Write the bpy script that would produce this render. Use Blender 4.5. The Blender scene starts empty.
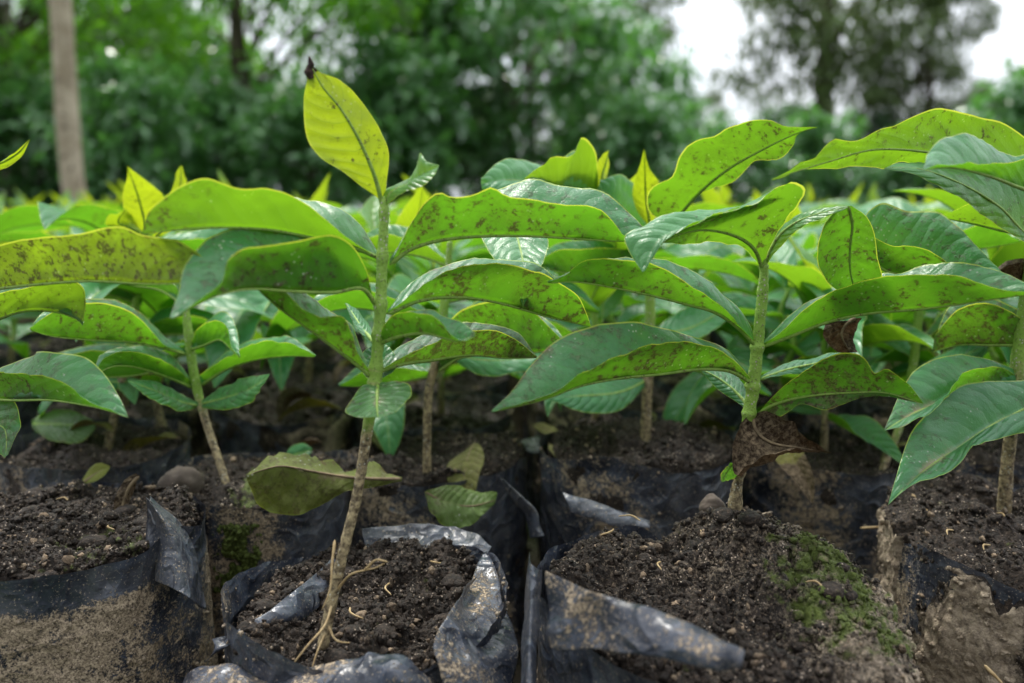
import bpy, math, random
import numpy as np
from mathutils import Vector, Matrix, Euler
R_ = math.radians
rng = np.random.default_rng(7)
random.seed(7)
sc = bpy.context.scene
COL = sc.collection

# ------------------------------------------------------------------ camera
F = 796.0; PITCH = R_(9.4); CZ = 0.14
CP, SP = math.cos(PITCH), math.sin(PITCH)
cd = bpy.data.cameras.new('camera'); cam = bpy.data.objects.new('camera', cd); COL.objects.link(cam)
cd.sensor_width = 36; cd.lens = F*36/1024; cam.location = (0, 0, CZ)
cam.rotation_euler = (math.pi/2-PITCH, 0, 0)
cd.clip_start = 0.01; cd.clip_end = 500
cd.dof.use_dof = True; cd.dof.focus_distance = 0.315; cd.dof.aperture_fstop = 6.4; cd.dof.aperture_blades = 9
sc.camera = cam

def P(px, py, Y):
    xc = (px-512)/F; yc = (341.5-py)/F
    t = Y/(CP+yc*SP)
    return (t*xc, Y, CZ+t*(-SP+yc*CP))

# ------------------------------------------------------------------ noise
def _h(i, j, k, s):
    n = (i*374761393+j*668265263+k*2147483647+s*1274126177) & 0xffffffff
    n = ((n ^ (n >> 13))*1274126177) & 0xffffffff
    n = ((n ^ (n >> 16))*2246822519) & 0xffffffff
    return ((n ^ (n >> 15)) & 0xffff)/65535.0
def vnoise(p, s=0):
    p = np.asarray(p, float); i = np.floor(p).astype(np.int64); f = p-i; f = f*f*(3-2*f); r = 0
    for dx in (0, 1):
        for dy in (0, 1):
            for dz in (0, 1):
                w = (f[..., 0] if dx else 1-f[..., 0])*(f[..., 1] if dy else 1-f[..., 1])*(f[..., 2] if dz else 1-f[..., 2])
                r = r+w*_h(i[..., 0]+dx, i[..., 1]+dy, i[..., 2]+dz, s)
    return r*2-1
def fbm(p, o=4, s=0, g=.5):
    p = np.asarray(p, float); a = 1; r = 0; t = 0
    for k in range(o):
        r = r+a*vnoise(p*(2.03**k)+k*17.3, s+k); t += a; a *= g
    return r/t

# ------------------------------------------------------------------ object helpers
def link(name, me, parent=None, mats=()):
    o = bpy.data.objects.new(name, me); COL.objects.link(o)
    if parent: o.parent = parent
    if me is not None:
        for m in mats:
            if len(me.materials) < len(mats): me.materials.append(m)
    return o
def tag(o, label=None, cat=None, group=None, kind=None):
    if label: o['label'] = label
    if cat: o['category'] = cat
    if group: o['group'] = group
    if kind: o['kind'] = kind
    return o
def empty(name, loc=(0, 0, 0), rz=0):
    o = bpy.data.objects.new(name, None); COL.objects.link(o); o.location = loc; o.rotation_euler = (0, 0, rz)
    o.empty_display_size = .02
    return o
def place(o, root):
    """hero parts are modelled in world space; keep them there under their root"""
    o.parent = root; o.matrix_parent_inverse = Matrix.Translation(-Vector(root.location))
def mesh(name, V, Fq, smooth=True, mi=None, uv=None, attrs=None):
    """V (n,3); Fq: (m,4) or (m,3) array or list of arrays"""
    V = np.asarray(V, np.float32)
    Fl = Fq if isinstance(Fq, list) else [Fq]
    Fl = [np.asarray(f, np.int32) for f in Fl if len(f)]
    loops = np.concatenate([f.ravel() for f in Fl]); tot = np.concatenate([np.full(len(f), f.shape[1], np.int32) for f in Fl])
    st = np.concatenate([[0], np.cumsum(tot)[:-1]]).astype(np.int32)
    me = bpy.data.meshes.new(name)
    me.vertices.add(len(V)); me.vertices.foreach_set('co', V.ravel())
    me.loops.add(len(loops)); me.loops.foreach_set('vertex_index', loops)
    me.polygons.add(len(tot)); me.polygons.foreach_set('loop_start', st); me.polygons.foreach_set('loop_total', tot)
    me.polygons.foreach_set('use_smooth', np.full(len(tot), smooth))
    if mi is not None: me.polygons.foreach_set('material_index', np.asarray(mi, np.int32))
    if uv is not None:
        l = me.uv_layers.new(name='UVMap'); l.data.foreach_set('uv', np.asarray(uv, np.float32)[loops].ravel())
    for k, v in (attrs or {}).items():
        a = me.attributes.new(k, 'FLOAT', 'POINT'); a.data.foreach_set('value', np.asarray(v, np.float32) if np.ndim(v) else np.full(len(V), v, np.float32))
    me.update(calc_edges=True)
    return me
def grid_faces(nu, nv, off=0, wrap=False):
    """vertex (i,j) -> i*nv+j , i<nu (wrap in i)"""
    I = np.arange(nu if wrap else nu-1); J = np.arange(nv-1)
    I, J = np.meshgrid(I, J, indexing='ij'); I2 = (I+1) % nu
    return (np.stack([I*nv+J, I2*nv+J, I2*nv+J+1, I*nv+J+1], -1).reshape(-1, 4)+off)
def resample(pts, n, cr=True):
    p = np.asarray(pts, float); d = np.r_[0, np.cumsum(np.linalg.norm(np.diff(p, axis=0), axis=1)+1e-9)]
    t = np.linspace(0, d[-1], n)
    if not cr or len(p) < 3: return np.stack([np.interp(t, d, p[:, k]) for k in range(p.shape[1])], 1)
    m = np.zeros_like(p)
    m[1:-1] = (p[2:]-p[:-2])/(d[2:]-d[:-2])[:, None]; m[0] = (p[1]-p[0])/(d[1]-d[0]); m[-1] = (p[-1]-p[-2])/(d[-1]-d[-2])
    i = np.clip(np.searchsorted(d, t, 'right')-1, 0, len(d)-2); h = (d[i+1]-d[i]); s = ((t-d[i])/h)[:, None]; h = h[:, None]
    return (2*s**3-3*s**2+1)*p[i]+(s**3-2*s**2+s)*h*m[i]+(-2*s**3+3*s**2)*p[i+1]+(s**3-s**2)*h*m[i+1]
def tube(pts, rad, n=8, k=None, rough=0, seed=0):
    """returns V,F for a tapered tube with caps closed by collapsing"""
    k = k or max(8, len(pts)*4)
    c = resample(pts, k); r = np.interp(np.linspace(0, 1, k), np.linspace(0, 1, len(rad)), rad)
    T = np.gradient(c, axis=0); T /= np.linalg.norm(T, axis=1)[:, None]+1e-12
    ref = np.array([0, 0, 1.]) if abs(T[:, 2]).mean() < .7 else np.array([1., 0, 0])
    U = np.cross(T, ref); U /= np.linalg.norm(U, axis=1)[:, None]+1e-12; W = np.cross(T, U)
    a = np.linspace(0, 2*np.pi, n, endpoint=False)
    ring = np.cos(a)[:, None, None]*U+np.sin(a)[:, None, None]*W          # n,k,3
    rr = r[None, :, None]*np.ones((n, k, 1))
    if rough:
        q = (c[None]+ring*r[None, :, None]); rr = rr*(1+rough*fbm(q*900, 3, seed)[..., None])
    rr[:, 0] *= .25; rr[:, -1] *= .25
    V = (c[None]+ring*rr).reshape(-1, 3)
    return V, grid_faces(n, k, wrap=True)
def join(parts):
    """parts: list of (V,F) -> V,F list"""
    Vs, Fs, o = [], [], 0
    for V, Fq in parts:
        Vs.append(V); Fs.append(np.asarray(Fq)+o); o += len(V)
    return np.concatenate(Vs), Fs

# ------------------------------------------------------------------ materials
def newmat(name):
    m = bpy.data.materials.new(name); m.use_nodes = True; nt = m.node_tree; nt.nodes.clear()
    out = nt.nodes.new('ShaderNodeOutputMaterial')
    return m, nt, out
class N:
    def __init__(s, nt): s.nt = nt
    def n(s, t, ins=None, **kw):
        x = s.nt.nodes.new(t)
        for k, v in kw.items(): setattr(x, k, v)
        for k, v in (ins or {}).items():
            if isinstance(v, bpy.types.NodeSocket): s.nt.links.new(v, x.inputs[k])
            else: x.inputs[k].default_value = v
        return x
    def math(s, op, a, b=0.0, c=0.0, clamp=False):
        x = s.nt.nodes.new('ShaderNodeMath'); x.operation = op; x.use_clamp = clamp
        for i, v in enumerate((a, b, c)):
            if isinstance(v, bpy.types.NodeSocket): s.nt.links.new(v, x.inputs[i])
            else: x.inputs[i].default_value = v
        return x.outputs[0]
    def mix(s, f, a, b):
        x = s.nt.nodes.new('ShaderNodeMix'); x.data_type = 'RGBA'
        for k, v in ((0, f), (6, a), (7, b)):
            if isinstance(v, bpy.types.NodeSocket): s.nt.links.new(v, x.inputs[k])
            else: x.inputs[k].default_value = v if k == 0 else (tuple(v)+(1,))[:4]
        return x.outputs[2]
    def step(s, v, lo, hi):
        x = s.n('ShaderNodeMapRange', {0: v, 1: lo, 2: hi}); x.clamp = True
        return x.outputs[0]
    def noise(s, vec, scale, detail=4, rough=.55, out=0):
        return s.n('ShaderNodeTexNoise', {'Vector': vec, 'Scale': scale, 'Detail': detail, 'Roughness': rough}).outputs[out]
    def attr(s, name, out='Fac'):
        return s.n('ShaderNodeAttribute', attribute_name=name).outputs[out]

def leaf_material(name, top=(.040, .20, .066), top2=(.080, .30, .100), under=(.062, .20, .020), glow=(.135, .385, .012), tr=.42, rough=.30, veins=True):
    m, nt, out = newmat(name); g = N(nt)
    tc = g.n('ShaderNodeTexCoord'); rnd = g.n('ShaderNodeObjectInfo').outputs['Random']
    ob = g.n('ShaderNodeVectorMath', {0: tc.outputs['Object'], 1: g.n('ShaderNodeCombineXYZ', {0: g.math('MULTIPLY', rnd, 3.0), 1: rnd, 2: 0.0}).outputs[0]}, operation='ADD').outputs[0]
    sep = g.n('ShaderNodeSeparateXYZ', {0: tc.outputs['UV']})
    u, v = sep.outputs[0], sep.outputs[1]
    a = g.math('ABSOLUTE', g.math('MULTIPLY_ADD', u, 2.0, -1.0))
    # side veins
    wob = g.math('MULTIPLY', g.noise(ob, 55, 3), 1.1)
    ph = g.math('ADD', g.math('SUBTRACT', g.math('MULTIPLY', v, 10.5), g.math('MULTIPLY', g.math('POWER', a, 1.5), 1.5)), wob)
    tri = g.math('ABSOLUTE', g.math('SUBTRACT', g.math('FRACT', ph), .5))      # 0 at vein ... .5 between
    vein = g.math('SUBTRACT', 1.0, g.step(tri, .0, .045))
    vein = g.math('MULTIPLY', vein, g.math('SUBTRACT', 1.0, g.step(a, .75, .95)))
    rim = g.step(a, .962, .978)
    mid = g.math('SUBTRACT', 1.0, g.step(a, .02, .05))
    back = g.n('ShaderNodeNewGeometry').outputs['Backfacing']
    young = g.attr('young'); dirt = g.attr('dirt'); dead = g.attr('dead'); aged = g.attr('aged'); scar = g.attr('scar')
    n1 = g.noise(ob, 45, 4); n2 = g.noise(ob, 260, 5, .65); n3 = g.noise(ob, 900, 3, .6)
    # upper face
    ct = g.mix(g.step(n1, .35, .65), top, top2)
    ct = g.mix(g.math('MULTIPLY', young, .65), ct, (.16, .30, .03))
    ct = g.mix(g.math('MULTIPLY', vein, .22), ct, (.11, .27, .09))
    ct = g.mix(g.math('MULTIPLY', mid, .6), ct, (.16, .30, .10))
    # under face
    cu = g.mix(g.step(n1, .3, .7), under, tuple(x*.72 for x in under))
    cu = g.mix(g.math('MULTIPLY', young, .8), cu, (.36, .42, .03))
    cu = g.mix(g.math('MULTIPLY', vein, .3), cu, (.16, .24, .06))
    c = g.mix(back, ct, cu)
    # grime: blotches gated by 'dirt'
    n4 = g.noise(ob, 520, 6, .78); st = g.n('ShaderNodeMapping', {0: ob, 2: (.3, .5, .6), 3: (140., 420., 300.)}, vector_type='POINT').outputs[0]
    n5 = g.noise(st, 1.0, 5, .7)
    area = g.step(g.math('ADD', g.math('ADD', g.math('MULTIPLY', n1, .6), g.math('MULTIPLY', n2, .4)), g.math('MULTIPLY', dirt, .20)), .55, .66)
    big = g.noise(ob, 17, 2)
    area = g.math('MULTIPLY', area, g.step(g.math('MULTIPLY_ADD', dirt, .20, big), .47, .58))
    fine = g.step(g.math('MAXIMUM', n4, n5), g.math('SUBTRACT', .635, g.math('MULTIPLY', dirt, .09)), g.math('SUBTRACT', .675, g.math('MULTIPLY', dirt, .08)))
    solid = g.step(g.math('ADD', g.math('MULTIPLY', n2, .7), g.math('MULTIPLY', n4, .3)), g.math('SUBTRACT', .63, g.math('MULTIPLY', dirt, .17)), g.math('SUBTRACT', .70, g.math('MULTIPLY', dirt, .17)))
    dm = g.math('MULTIPLY', area, g.math('MAXIMUM', g.math('MULTIPLY', fine, .85), g.math('MAXIMUM', g.math('MULTIPLY', solid, .9), g.math('MULTIPLY', g.step(dirt, .2, 1.0), .5))))
    dm = g.math('MULTIPLY', dm, g.math('MULTIPLY_ADD', back, .35, .65), clamp=True)
    c = g.mix(g.math('MULTIPLY', aged, .85), c, g.mix(n1, (.11, .10, .018), (.34, .29, .05)))
    c = g.mix(dm, c, g.mix(g.step(n3, .42, .62), (.035, .026, .014), (.19, .145, .09)))
    nv_ = g.math('MULTIPLY', g.math('SUBTRACT', 1.0, g.step(tri, .0, .12)), g.math('MULTIPLY', g.step(n2, .46, .6), g.math('MULTIPLY', dirt, .45)))
    c = g.mix(nv_, c, (.05, .04, .018))
    # scar (dry tan streak)
    sm = g.math('MULTIPLY', scar, g.step(g.math('ADD', n2, g.math('MULTIPLY', scar, .3)), .5, .68))
    c = g.mix(sm, c, (.38, .28, .17))
    # pale specks
    vo = g.n('ShaderNodeTexVoronoi', {'Vector': ob, 'Scale': 420.0, 'Randomness': 1.0})
    sp = g.math('MULTIPLY', g.math('SUBTRACT', 1.0, g.step(vo.outputs['Distance'], .12, .22)), g.step(g.noise(ob, 70, 2), .52, .6))
    sp = g.math('MULTIPLY', sp, g.step(dirt, .1, .6))
    c = g.mix(g.math('MULTIPLY', sp, .8), c, (.62, .62, .50))
    # yellow margin
    rim = g.math('MULTIPLY', rim, g.math('SUBTRACT', 1.0, g.math('MAXIMUM', aged, dead, clamp=True), clamp=True))
    c = g.mix(g.math('MULTIPLY', rim, g.math('MULTIPLY_ADD', n2, .8, .2)), c, (.45, .55, .06))
    eg = g.math('MULTIPLY', g.step(a, .84, .99), g.math('MULTIPLY', g.step(g.math('ADD', g.math('MULTIPLY', n1, .5), g.math('MULTIPLY', n2, .5)), .55, .60), g.step(dirt, .25, .6)))
    c = g.mix(g.math('MULTIPLY', eg, .85), c, (.14, .085, .035))
    # withered parts
    dd = g.step(g.math('ADD', dead, g.math('MULTIPLY', n2, .35)), .55, .72)
    c = g.mix(dd, c, g.mix(g.step(g.math('ADD', g.math('MULTIPLY', n4, .6), g.math('MULTIPLY', n2, .4)), .42, .62), (.025, .016, .010), (.24, .18, .115)))
    net = g.n('ShaderNodeTexVoronoi', {'Vector': ob, 'Scale': 620.0}, feature='DISTANCE_TO_EDGE').outputs['Distance']
    netm = g.math('SUBTRACT', 1.0, g.step(net, .02, .12))
    hgt = g.math('ADD', g.math('ADD', g.math('SUBTRACT', g.math('MULTIPLY', g.step(tri, 0, .34), .60), g.math('MULTIPLY', netm, .06)), g.math('MULTIPLY', n2, .25)), g.math('MULTIPLY', dm, .25))
    bump = g.n('ShaderNodeBump', {'Strength': .62, 'Distance': .0010, 'Height': hgt})
    ro = g.math('MAXIMUM', g.math('MULTIPLY_ADD', back, .25, g.math('MULTIPLY_ADD', n2, .18, rough-.08)), g.math('MAXIMUM', g.math('MULTIPLY', dm, .85), g.math('MULTIPLY', g.math('MAXIMUM', aged, dead), .75)), clamp=True)
    pr = g.n('ShaderNodeBsdfPrincipled', {'Base Color': c, 'Roughness': ro, 'Normal': bump.outputs[0], 'Specular IOR Level': g.math('MULTIPLY_ADD', g.math('MAXIMUM', aged, dead, clamp=True), -.35, .5),
                                          'Sheen Weight': g.math('MULTIPLY_ADD', back, -.08, .08), 'Sheen Roughness': .5})
    tcx = g.mix(young, glow, (.62, .72, .015))
    tcx = g.mix(g.math('MULTIPLY', vein, .38), tcx, (.15, .35, .02))
    tcx = g.mix(g.math('MULTIPLY', mid, .6), tcx, (.10, .22, .02))
    tcx = g.mix(g.math('MULTIPLY', n1, .35), tcx, (.20, .42, .01))
    tcx = g.mix(dm, tcx, (.06, .06, .01)); tcx = g.mix(dd, tcx, (.03, .015, .006)); tcx = g.mix(aged, tcx, (.10, .08, .01)); tcx = g.mix(g.math('MULTIPLY', rim, .7), tcx, (.85, .9, .08))
    tl = g.n('ShaderNodeBsdfTranslucent', {'Color': tcx})
    mx = g.n('ShaderNodeMixShader', {0: tr, 1: pr.outputs[0], 2: tl.outputs[0]})
    nt.links.new(mx.outputs[0], out.inputs[0])
    return m
M_LEAF = leaf_material('leaf_blade')
def simple(name, c1, c2, scale, rough=.6, bump=.3, dist=.001, spec=.4, detail=5, coat=0, c3=None, tr=None):
    m, nt, out = newmat(name); g = N(nt); tc = g.n('ShaderNodeTexCoord').outputs['Object']
    n1 = g.noise(tc, scale, detail); c = g.mix(g.step(n1, .35, .65), c1, c2)
    if c3: c = g.mix(g.step(g.noise(tc, scale*3.1, 4, .7), .56, .64), c, c3)
    b = g.n('ShaderNodeBump', {'Strength': bump, 'Distance': dist, 'Height': n1})
    p = g.n('ShaderNodeBsdfPrincipled', {'Base Color': c, 'Roughness': rough, 'Normal': b.outputs[0], 'Specular IOR Level': spec, 'Coat Weight': coat})
    o = p.outputs[0]
    if tr:
        t = g.n('ShaderNodeBsdfTranslucent', {'Color': tuple(tr)+(1,)}); o = g.n('ShaderNodeMixShader', {0: .35, 1: o, 2: t.outputs[0]}).outputs[0]
    nt.links.new(o, out.inputs[0]); return m
M_RIB = simple('leaf_rib', (.17, .30, .04), (.26, .38, .08), 300, .6, .3, .0004, c3=(.10, .07, .035))
def stem_material():
    m, nt, out = newmat('seedling_stem'); g = N(nt); tc = g.n('ShaderNodeTexCoord').outputs['Object']
    k = g.attr('bark'); n = g.noise(tc, 420, 5, .65); n2 = g.noise(tc, 1300, 3)
    green = g.mix(n, (.17, .31, .03), (.32, .50, .085)); bark = g.mix(g.step(n, .38, .62), (.075, .05, .028), (.46, .36, .20))
    c = g.mix(g.step(g.math('ADD', k, g.math('MULTIPLY_ADD', n, .5, -.25)), .35, .65), green, bark)
    vo = g.n('ShaderNodeTexVoronoi', {'Vector': tc, 'Scale': 620.0})
    c = g.mix(g.math('MULTIPLY', g.math('SUBTRACT', 1.0, g.step(vo.outputs['Distance'], .16, .30)), g.step(g.noise(tc, 130, 2), .45, .55)), c, (.52, .50, .42))
    c = g.mix(g.math('MULTIPLY', g.step(n2, .58, .66), .6), c, (.06, .045, .025))
    b = g.n('ShaderNodeBump', {'Strength': .8, 'Distance': .0006, 'Height': g.math('ADD', n, n2)})
    p = g.n('ShaderNodeBsdfPrincipled', {'Base Color': c, 'Roughness': .6, 'Normal': b.outputs[0]})
    nt.links.new(p.outputs[0], out.inputs[0]); return m
M_STEM = stem_material()
def soil_material(name, dark=(.004, .003, .002), lite=(.032, .021, .014), dry=(.42, .335, .24)):
    m, nt, out = newmat(name); g = N(nt); tc = g.n('ShaderNodeTexCoord').outputs['Object']
    n = g.noise(tc, 120, 8, .65); n2 = g.noise(tc, 700, 5, .7); mud = g.attr('mud'); moss = g.attr('moss'); tint = g.attr('tint')
    c = g.mix(g.step(n, .3, .7), dark, lite)
    c = g.mix(g.step(n2, .50, .66), c, (.080, .055, .038))
    md = g.step(g.math('ADD', mud, g.math('MULTIPLY_ADD', n2, 1.2, -.6)), .3, .75)
    n6 = g.noise(tc, 330, 6, .75)
    c = g.mix(md, c, g.mix(g.step(n6, .32, .56), (.11, .082, .058), dry))
    c = g.mix(g.step(g.math('ADD', tint, g.math('MULTIPLY_ADD', n2, .4, -.2)), .80, 1.0), c, (.30, .215, .14))
    vo = g.n('ShaderNodeTexVoronoi', {'Vector': tc, 'Scale': 640.0})
    c = g.mix(g.math('MULTIPLY', g.math('SUBTRACT', 1.0, g.step(vo.outputs['Distance'], .16, .28)), g.step(g.noise(tc, 110, 4), .5, .58)), c, (.45, .36, .28))
    ms = g.step(g.math('ADD', moss, g.math('MULTIPLY_ADD', n, 2.2, -1.1)), .35, .6)
    c = g.mix(ms, c, g.mix(n2, (.012, .026, .006), (.15, .19, .03)))
    b = g.n('ShaderNodeBump', {'Strength': 1.0, 'Distance': .0022, 'Height': g.math('ADD', g.math('MULTIPLY', n, .6), g.math('MULTIPLY', n2, .6))})
    p = g.n('ShaderNodeBsdfPrincipled', {'Base Color': c, 'Roughness': g.math('MULTIPLY_ADD', n2, .5, .45), 'Normal': b.outputs[0], 'Specular IOR Level': .35})
    nt.links.new(p.outputs[0], out.inputs[0]); return m
M_SOIL = soil_material('potting_soil')
def film_material():
    m, nt, out = newmat('black_film'); g = N(nt); tc = g.n('ShaderNodeTexCoord').outputs['Object']
    wv = g.n('ShaderNodeVectorMath', {0: tc, 1: g.n('ShaderNodeVectorMath', {0: g.noise(tc, 26, 2, .5, out=1), 3: .022}, operation='SCALE').outputs[0]}, operation='ADD').outputs[0]
    n = g.noise(tc, 55, 5, .55); n2 = g.noise(tc, 420, 6, .75); n3 = g.noise(tc, 1100, 3, .7); mud = g.attr('mud')
    def ridge(sc, v=wv):
        r = g.math('ABSOLUTE', g.math('MULTIPLY_ADD', g.noise(v, sc, 1.5, .4), 2.0, -1.0)); return g.math('SUBTRACT', 1.0, g.step(r, 0.0, .16))
    st = g.n('ShaderNodeMapping', {0: wv, 2: (.5, .3, .2), 3: (60., 60., 260.)}, vector_type='POINT').outputs[0]
    r1, r2, r3 = ridge(34), ridge(80), ridge(1.0, st)
    fold = g.math('ADD', g.math('MULTIPLY', r1, .9), g.math('ADD', g.math('MULTIPLY', r2, .4), g.math('MULTIPLY', r3, .06)))
    c = g.mix(n, (.008, .010, .016), (.028, .036, .058))
    c = g.mix(g.math('MULTIPLY', g.step(fold, .25, 1.2), .35), c, (.13, .155, .21))
    c = g.mix(g.math('MULTIPLY', g.step(g.math('ADD', n, g.math('MULTIPLY', n3, .4)), .58, .85), .42), c, (.15, .15, .16))
    md = g.step(g.math('ADD', g.math('ADD', g.math('MULTIPLY', n, .45), g.math('ADD', g.math('MULTIPLY', n2, .45), g.math('MULTIPLY', n3, .25))), g.math('MULTIPLY', mud, .28)), .68, .73)
    c = g.mix(md, c, g.mix(g.step(g.math('ADD', g.math('MULTIPLY', n3, .6), g.math('MULTIPLY', n2, .4)), .40, .60), (.06, .043, .03), (.50, .39, .27)))
    sp = g.math('MULTIPLY', g.step(n3, .62, .66), .8); c = g.mix(sp, c, (.42, .34, .25))
    h = g.math('ADD', g.math('ADD', fold, g.math('MULTIPLY', n, 1.6)), g.math('MULTIPLY', md, g.math('MULTIPLY_ADD', n3, .5, .1)))
    b = g.n('ShaderNodeBump', {'Strength': .85, 'Distance': .0015, 'Height': h})
    p = g.n('ShaderNodeBsdfPrincipled', {'Base Color': c, 'Roughness': g.math('MAXIMUM', g.math('MULTIPLY_ADD', n2, .30, .16), g.math('MAXIMUM', g.math('MULTIPLY', md, .9), g.math('MULTIPLY', sp, .8))), 'Normal': b.outputs[0], 'Specular IOR Level': .5})
    nt.links.new(p.outputs[0], out.inputs[0]); return m
M_FILM = film_material()
M_DEAD = simple('dry_leaf', (.10, .055, .03), (.28, .18, .10), 160, .75, .8, .001, c3=(.42, .33, .24))
M_WITHER = simple('withered', (.02, .012, .010), (.09, .05, .04), 500, .8, .8, .0006)
M_ROOT = simple('root', (.30, .20, .09), (.45, .33, .17), 500, .6, .5, .0004)
M_TWIG = simple('twig', (.10, .07, .04), (.22, .16, .09), 300, .8, .5, .0006)
M_STONE = simple('stone', (.06, .045, .035), (.13, .10, .08), 120, .85, .8, .001)
M_BARKL = simple('pale_bark', (.34, .28, .19), (.52, .45, .33), 9, .85, .6, .01, c3=(.12, .10, .07))
M_BARKD = simple('dark_bark', (.05, .038, .028), (.12, .095, .07), 12, .9, .6, .01)
def crown_material(name, c1, c2, rough, tr, trc, spec=.5):
    m, nt, out = newmat(name); g = N(nt); tc = g.n('ShaderNodeTexCoord').outputs['Object']
    n = g.noise(tc, 2.2, 3); t = g.attr('tint')
    c = g.mix(g.math('ADD', g.math('MULTIPLY', t, .6), g.math('MULTIPLY', n, .4)), c1, c2)
    p = g.n('ShaderNodeBsdfPrincipled', {'Base Color': c, 'Roughness': rough, 'Specular IOR Level': spec})
    tl = g.n('ShaderNodeBsdfTranslucent', {'Color': tuple(trc)+(1,)})
    mx = g.n('ShaderNodeMixShader', {0: tr, 1: p.outputs[0], 2: tl.outputs[0]}); nt.links.new(mx.outputs[0], out.inputs[0]); return m
M_COFFEE = crown_material('shrub_leaves', (.032, .10, .040), (.16, .35, .13), .26, .30, (.16, .45, .06), .8)
M_BRIGHT = crown_material('bright_leaves', (.05, .17, .014), (.11, .30, .024), .5, .42, (.22, .55, .02))
M_OLIVE = crown_material('olive_leaves', (.07, .13, .04), (.19, .28, .09), .6, .25, (.16, .22, .05))
M_DARKG = crown_material('dark_leaves', (.025, .075, .035), (.06, .14, .06), .5, .25, (.12, .26, .05))

# ------------------------------------------------------------------ leaves
def blade_mesh(name, A, M, B, up=None, nu=9, nv=44, bulge=.10, wave=.0012, dirt=.35, young=0., dead=None, scar=0., rib=.0007, seed=0, ripple=.00055, aged=0.):
    """A, M, B: (nv,3) near edge, midrib, far edge. upper face = front face."""
    A, M, B = (resample(q, nv) if len(q) != nv else q for q in (A, M, B))
    v = np.linspace(0, 1, nv)
    nA = np.cross(A-M, np.gradient(M, axis=0)); nB = np.cross(M-B, np.gradient(M, axis=0))
    nrm = nA+nB; nrm = nrm.sum(0); nrm /= np.linalg.norm(nrm)+1e-12
    flip = False
    if up is None: flip = nrm[2] < 0
    elif np.dot(nrm, up) < 0: flip = True
    def unit(x): return x/(np.linalg.norm(x, axis=1)[:, None]+1e-9)
    sgn = -1 if flip else 1
    UA, UB = unit(nA)*sgn, unit(nB)*sgn
    for U in (UA, UB):
        for k in range(3): U[:, k] = np.convolve(np.pad(U[:, k], 4, 'edge'), np.ones(9)/9, 'valid')
    rows = []; us = []
    for i in range(nu, 0, -1):
        s = i/nu; w = np.linalg.norm(A-M, axis=1)[:, None]
        rows.append(M+(A-M)*s+UA*(bulge*w*4*s*(1-s)*.6)); us.append(.5-.5*s)
    rows.append(M.copy()); us.append(.5)
    for i in range(1, nu+1):
        s = i/nu; w = np.linalg.norm(B-M, axis=1)[:, None]
        rows.append(M+(B-M)*s+UB*(bulge*w*4*s*(1-s)*.6)); us.append(.5+.5*s)
    G = np.stack(rows, 0); us = np.array(us)[:, None]*np.ones((1, nv)); vs = np.ones((2*nu+1, 1))*v[None]
    a = np.abs(2*us-1); env = np.sin(np.pi*np.clip(vs, 0, 1))**.5
    ph = vs*10.5-1.5*a**1.5
    Un = np.concatenate([np.repeat(UA[None], nu, 0), ((UA+UB)/2)[None], np.repeat(UB[None], nu, 0)], 0)
    G = G+Un*((np.abs(np.sin(np.pi*(ph-.5)))**.6-.5)*ripple*np.minimum(1, a*3)*np.clip((1-a)*4, 0, 1)*env)[..., None]
    G = G+Un*((fbm(G*60+seed*3.1, 3, seed)*wave*2.5+fbm(G*260+seed, 2, seed)*wave*.8)*(a*.8+.2)*env)[..., None]
    n = 2*nu+1; V = G.reshape(-1, 3); Fq = grid_faces(n, nv)
    # orientation: front = upper. grid face normal sign
    f0 = V[Fq]; fn = np.cross(f0[:, 1]-f0[:, 0], f0[:, 3]-f0[:, 0]); Uf = Un.reshape(-1, 3)[Fq[:, 0]]
    if (fn*Uf).sum() < 0: Fq = Fq[:, ::-1]
    uv = np.stack([us.ravel(), vs.ravel()], 1)
    dv = np.zeros_like(us) if dead is None else np.clip((vs-dead)/(1-dead+1e-6)*2.5, 0, 1)
    if dead == 0: dv = np.ones_like(us)
    scv = np.zeros_like(us)
    if scar: scv = np.clip(1-a/.28, 0, 1)*np.clip(1-np.abs(vs-scar)/.22, 0, 1)
    # midrib, proud of the under face
    rw = np.interp(v, [0, .08, .5, .95, 1], [1.3, 1.15, .75, .3, .15])*rib
    Um = (UA+UB)/2
    Vr, Fr = tube(M-Um*(rw[:, None]*.45), rw, n=6, k=nv)
    nV = len(V); AV = np.concatenate([V, Vr])
    me = mesh(name, AV, [Fq, Fr+nV], mi=np.r_[np.zeros(len(Fq)), np.ones(len(Fr))], uv=np.concatenate([uv, np.tile([[.5, .5]], (len(Vr), 1))]),
              attrs={'young': young, 'dirt': dirt, 'aged': aged, 'dead': np.r_[dv.ravel(), np.zeros(len(Vr))], 'scar': np.r_[scv.ravel(), np.zeros(len(Vr))]})
    me.materials.append(M_LEAF); me.materials.append(M_TWIG if (dead == 0 or aged > .5) else M_RIB)
    return me
_ls = [0]
def L(root, A, M, B, d=(.3, .3), dA=-.008, dB=.012, name='leaf', up=None, label=None, **kw):
    """a leaf laid out by its near edge, midrib and far edge, each at its own distance"""
    _ls[0] += 1; nv = 44
    def lay(pts, off):
        q = resample(pts, nv); v = np.linspace(0, 1, nv)
        if len(d) == 3: dd = np.interp(v, [0, .5, 1], d)
        else: dd = d[0]+(d[1]-d[0])*v
        Y = dd+off*np.sin(np.pi*v)**.8
        return np.array([P(x, y, yy) for (x, y), yy in zip(q, Y)])
    if up == 'under': up = (0, 1, .15)
    elif up == 'top': up = (0, -1, .3)
    me = blade_mesh(name, lay(A, dA), lay(M, 0), lay(B, dB), up=up, seed=_ls[0], **kw)
    o = link(name, me); place(o, root)
    if label: o['label'] = label
    return o
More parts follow.
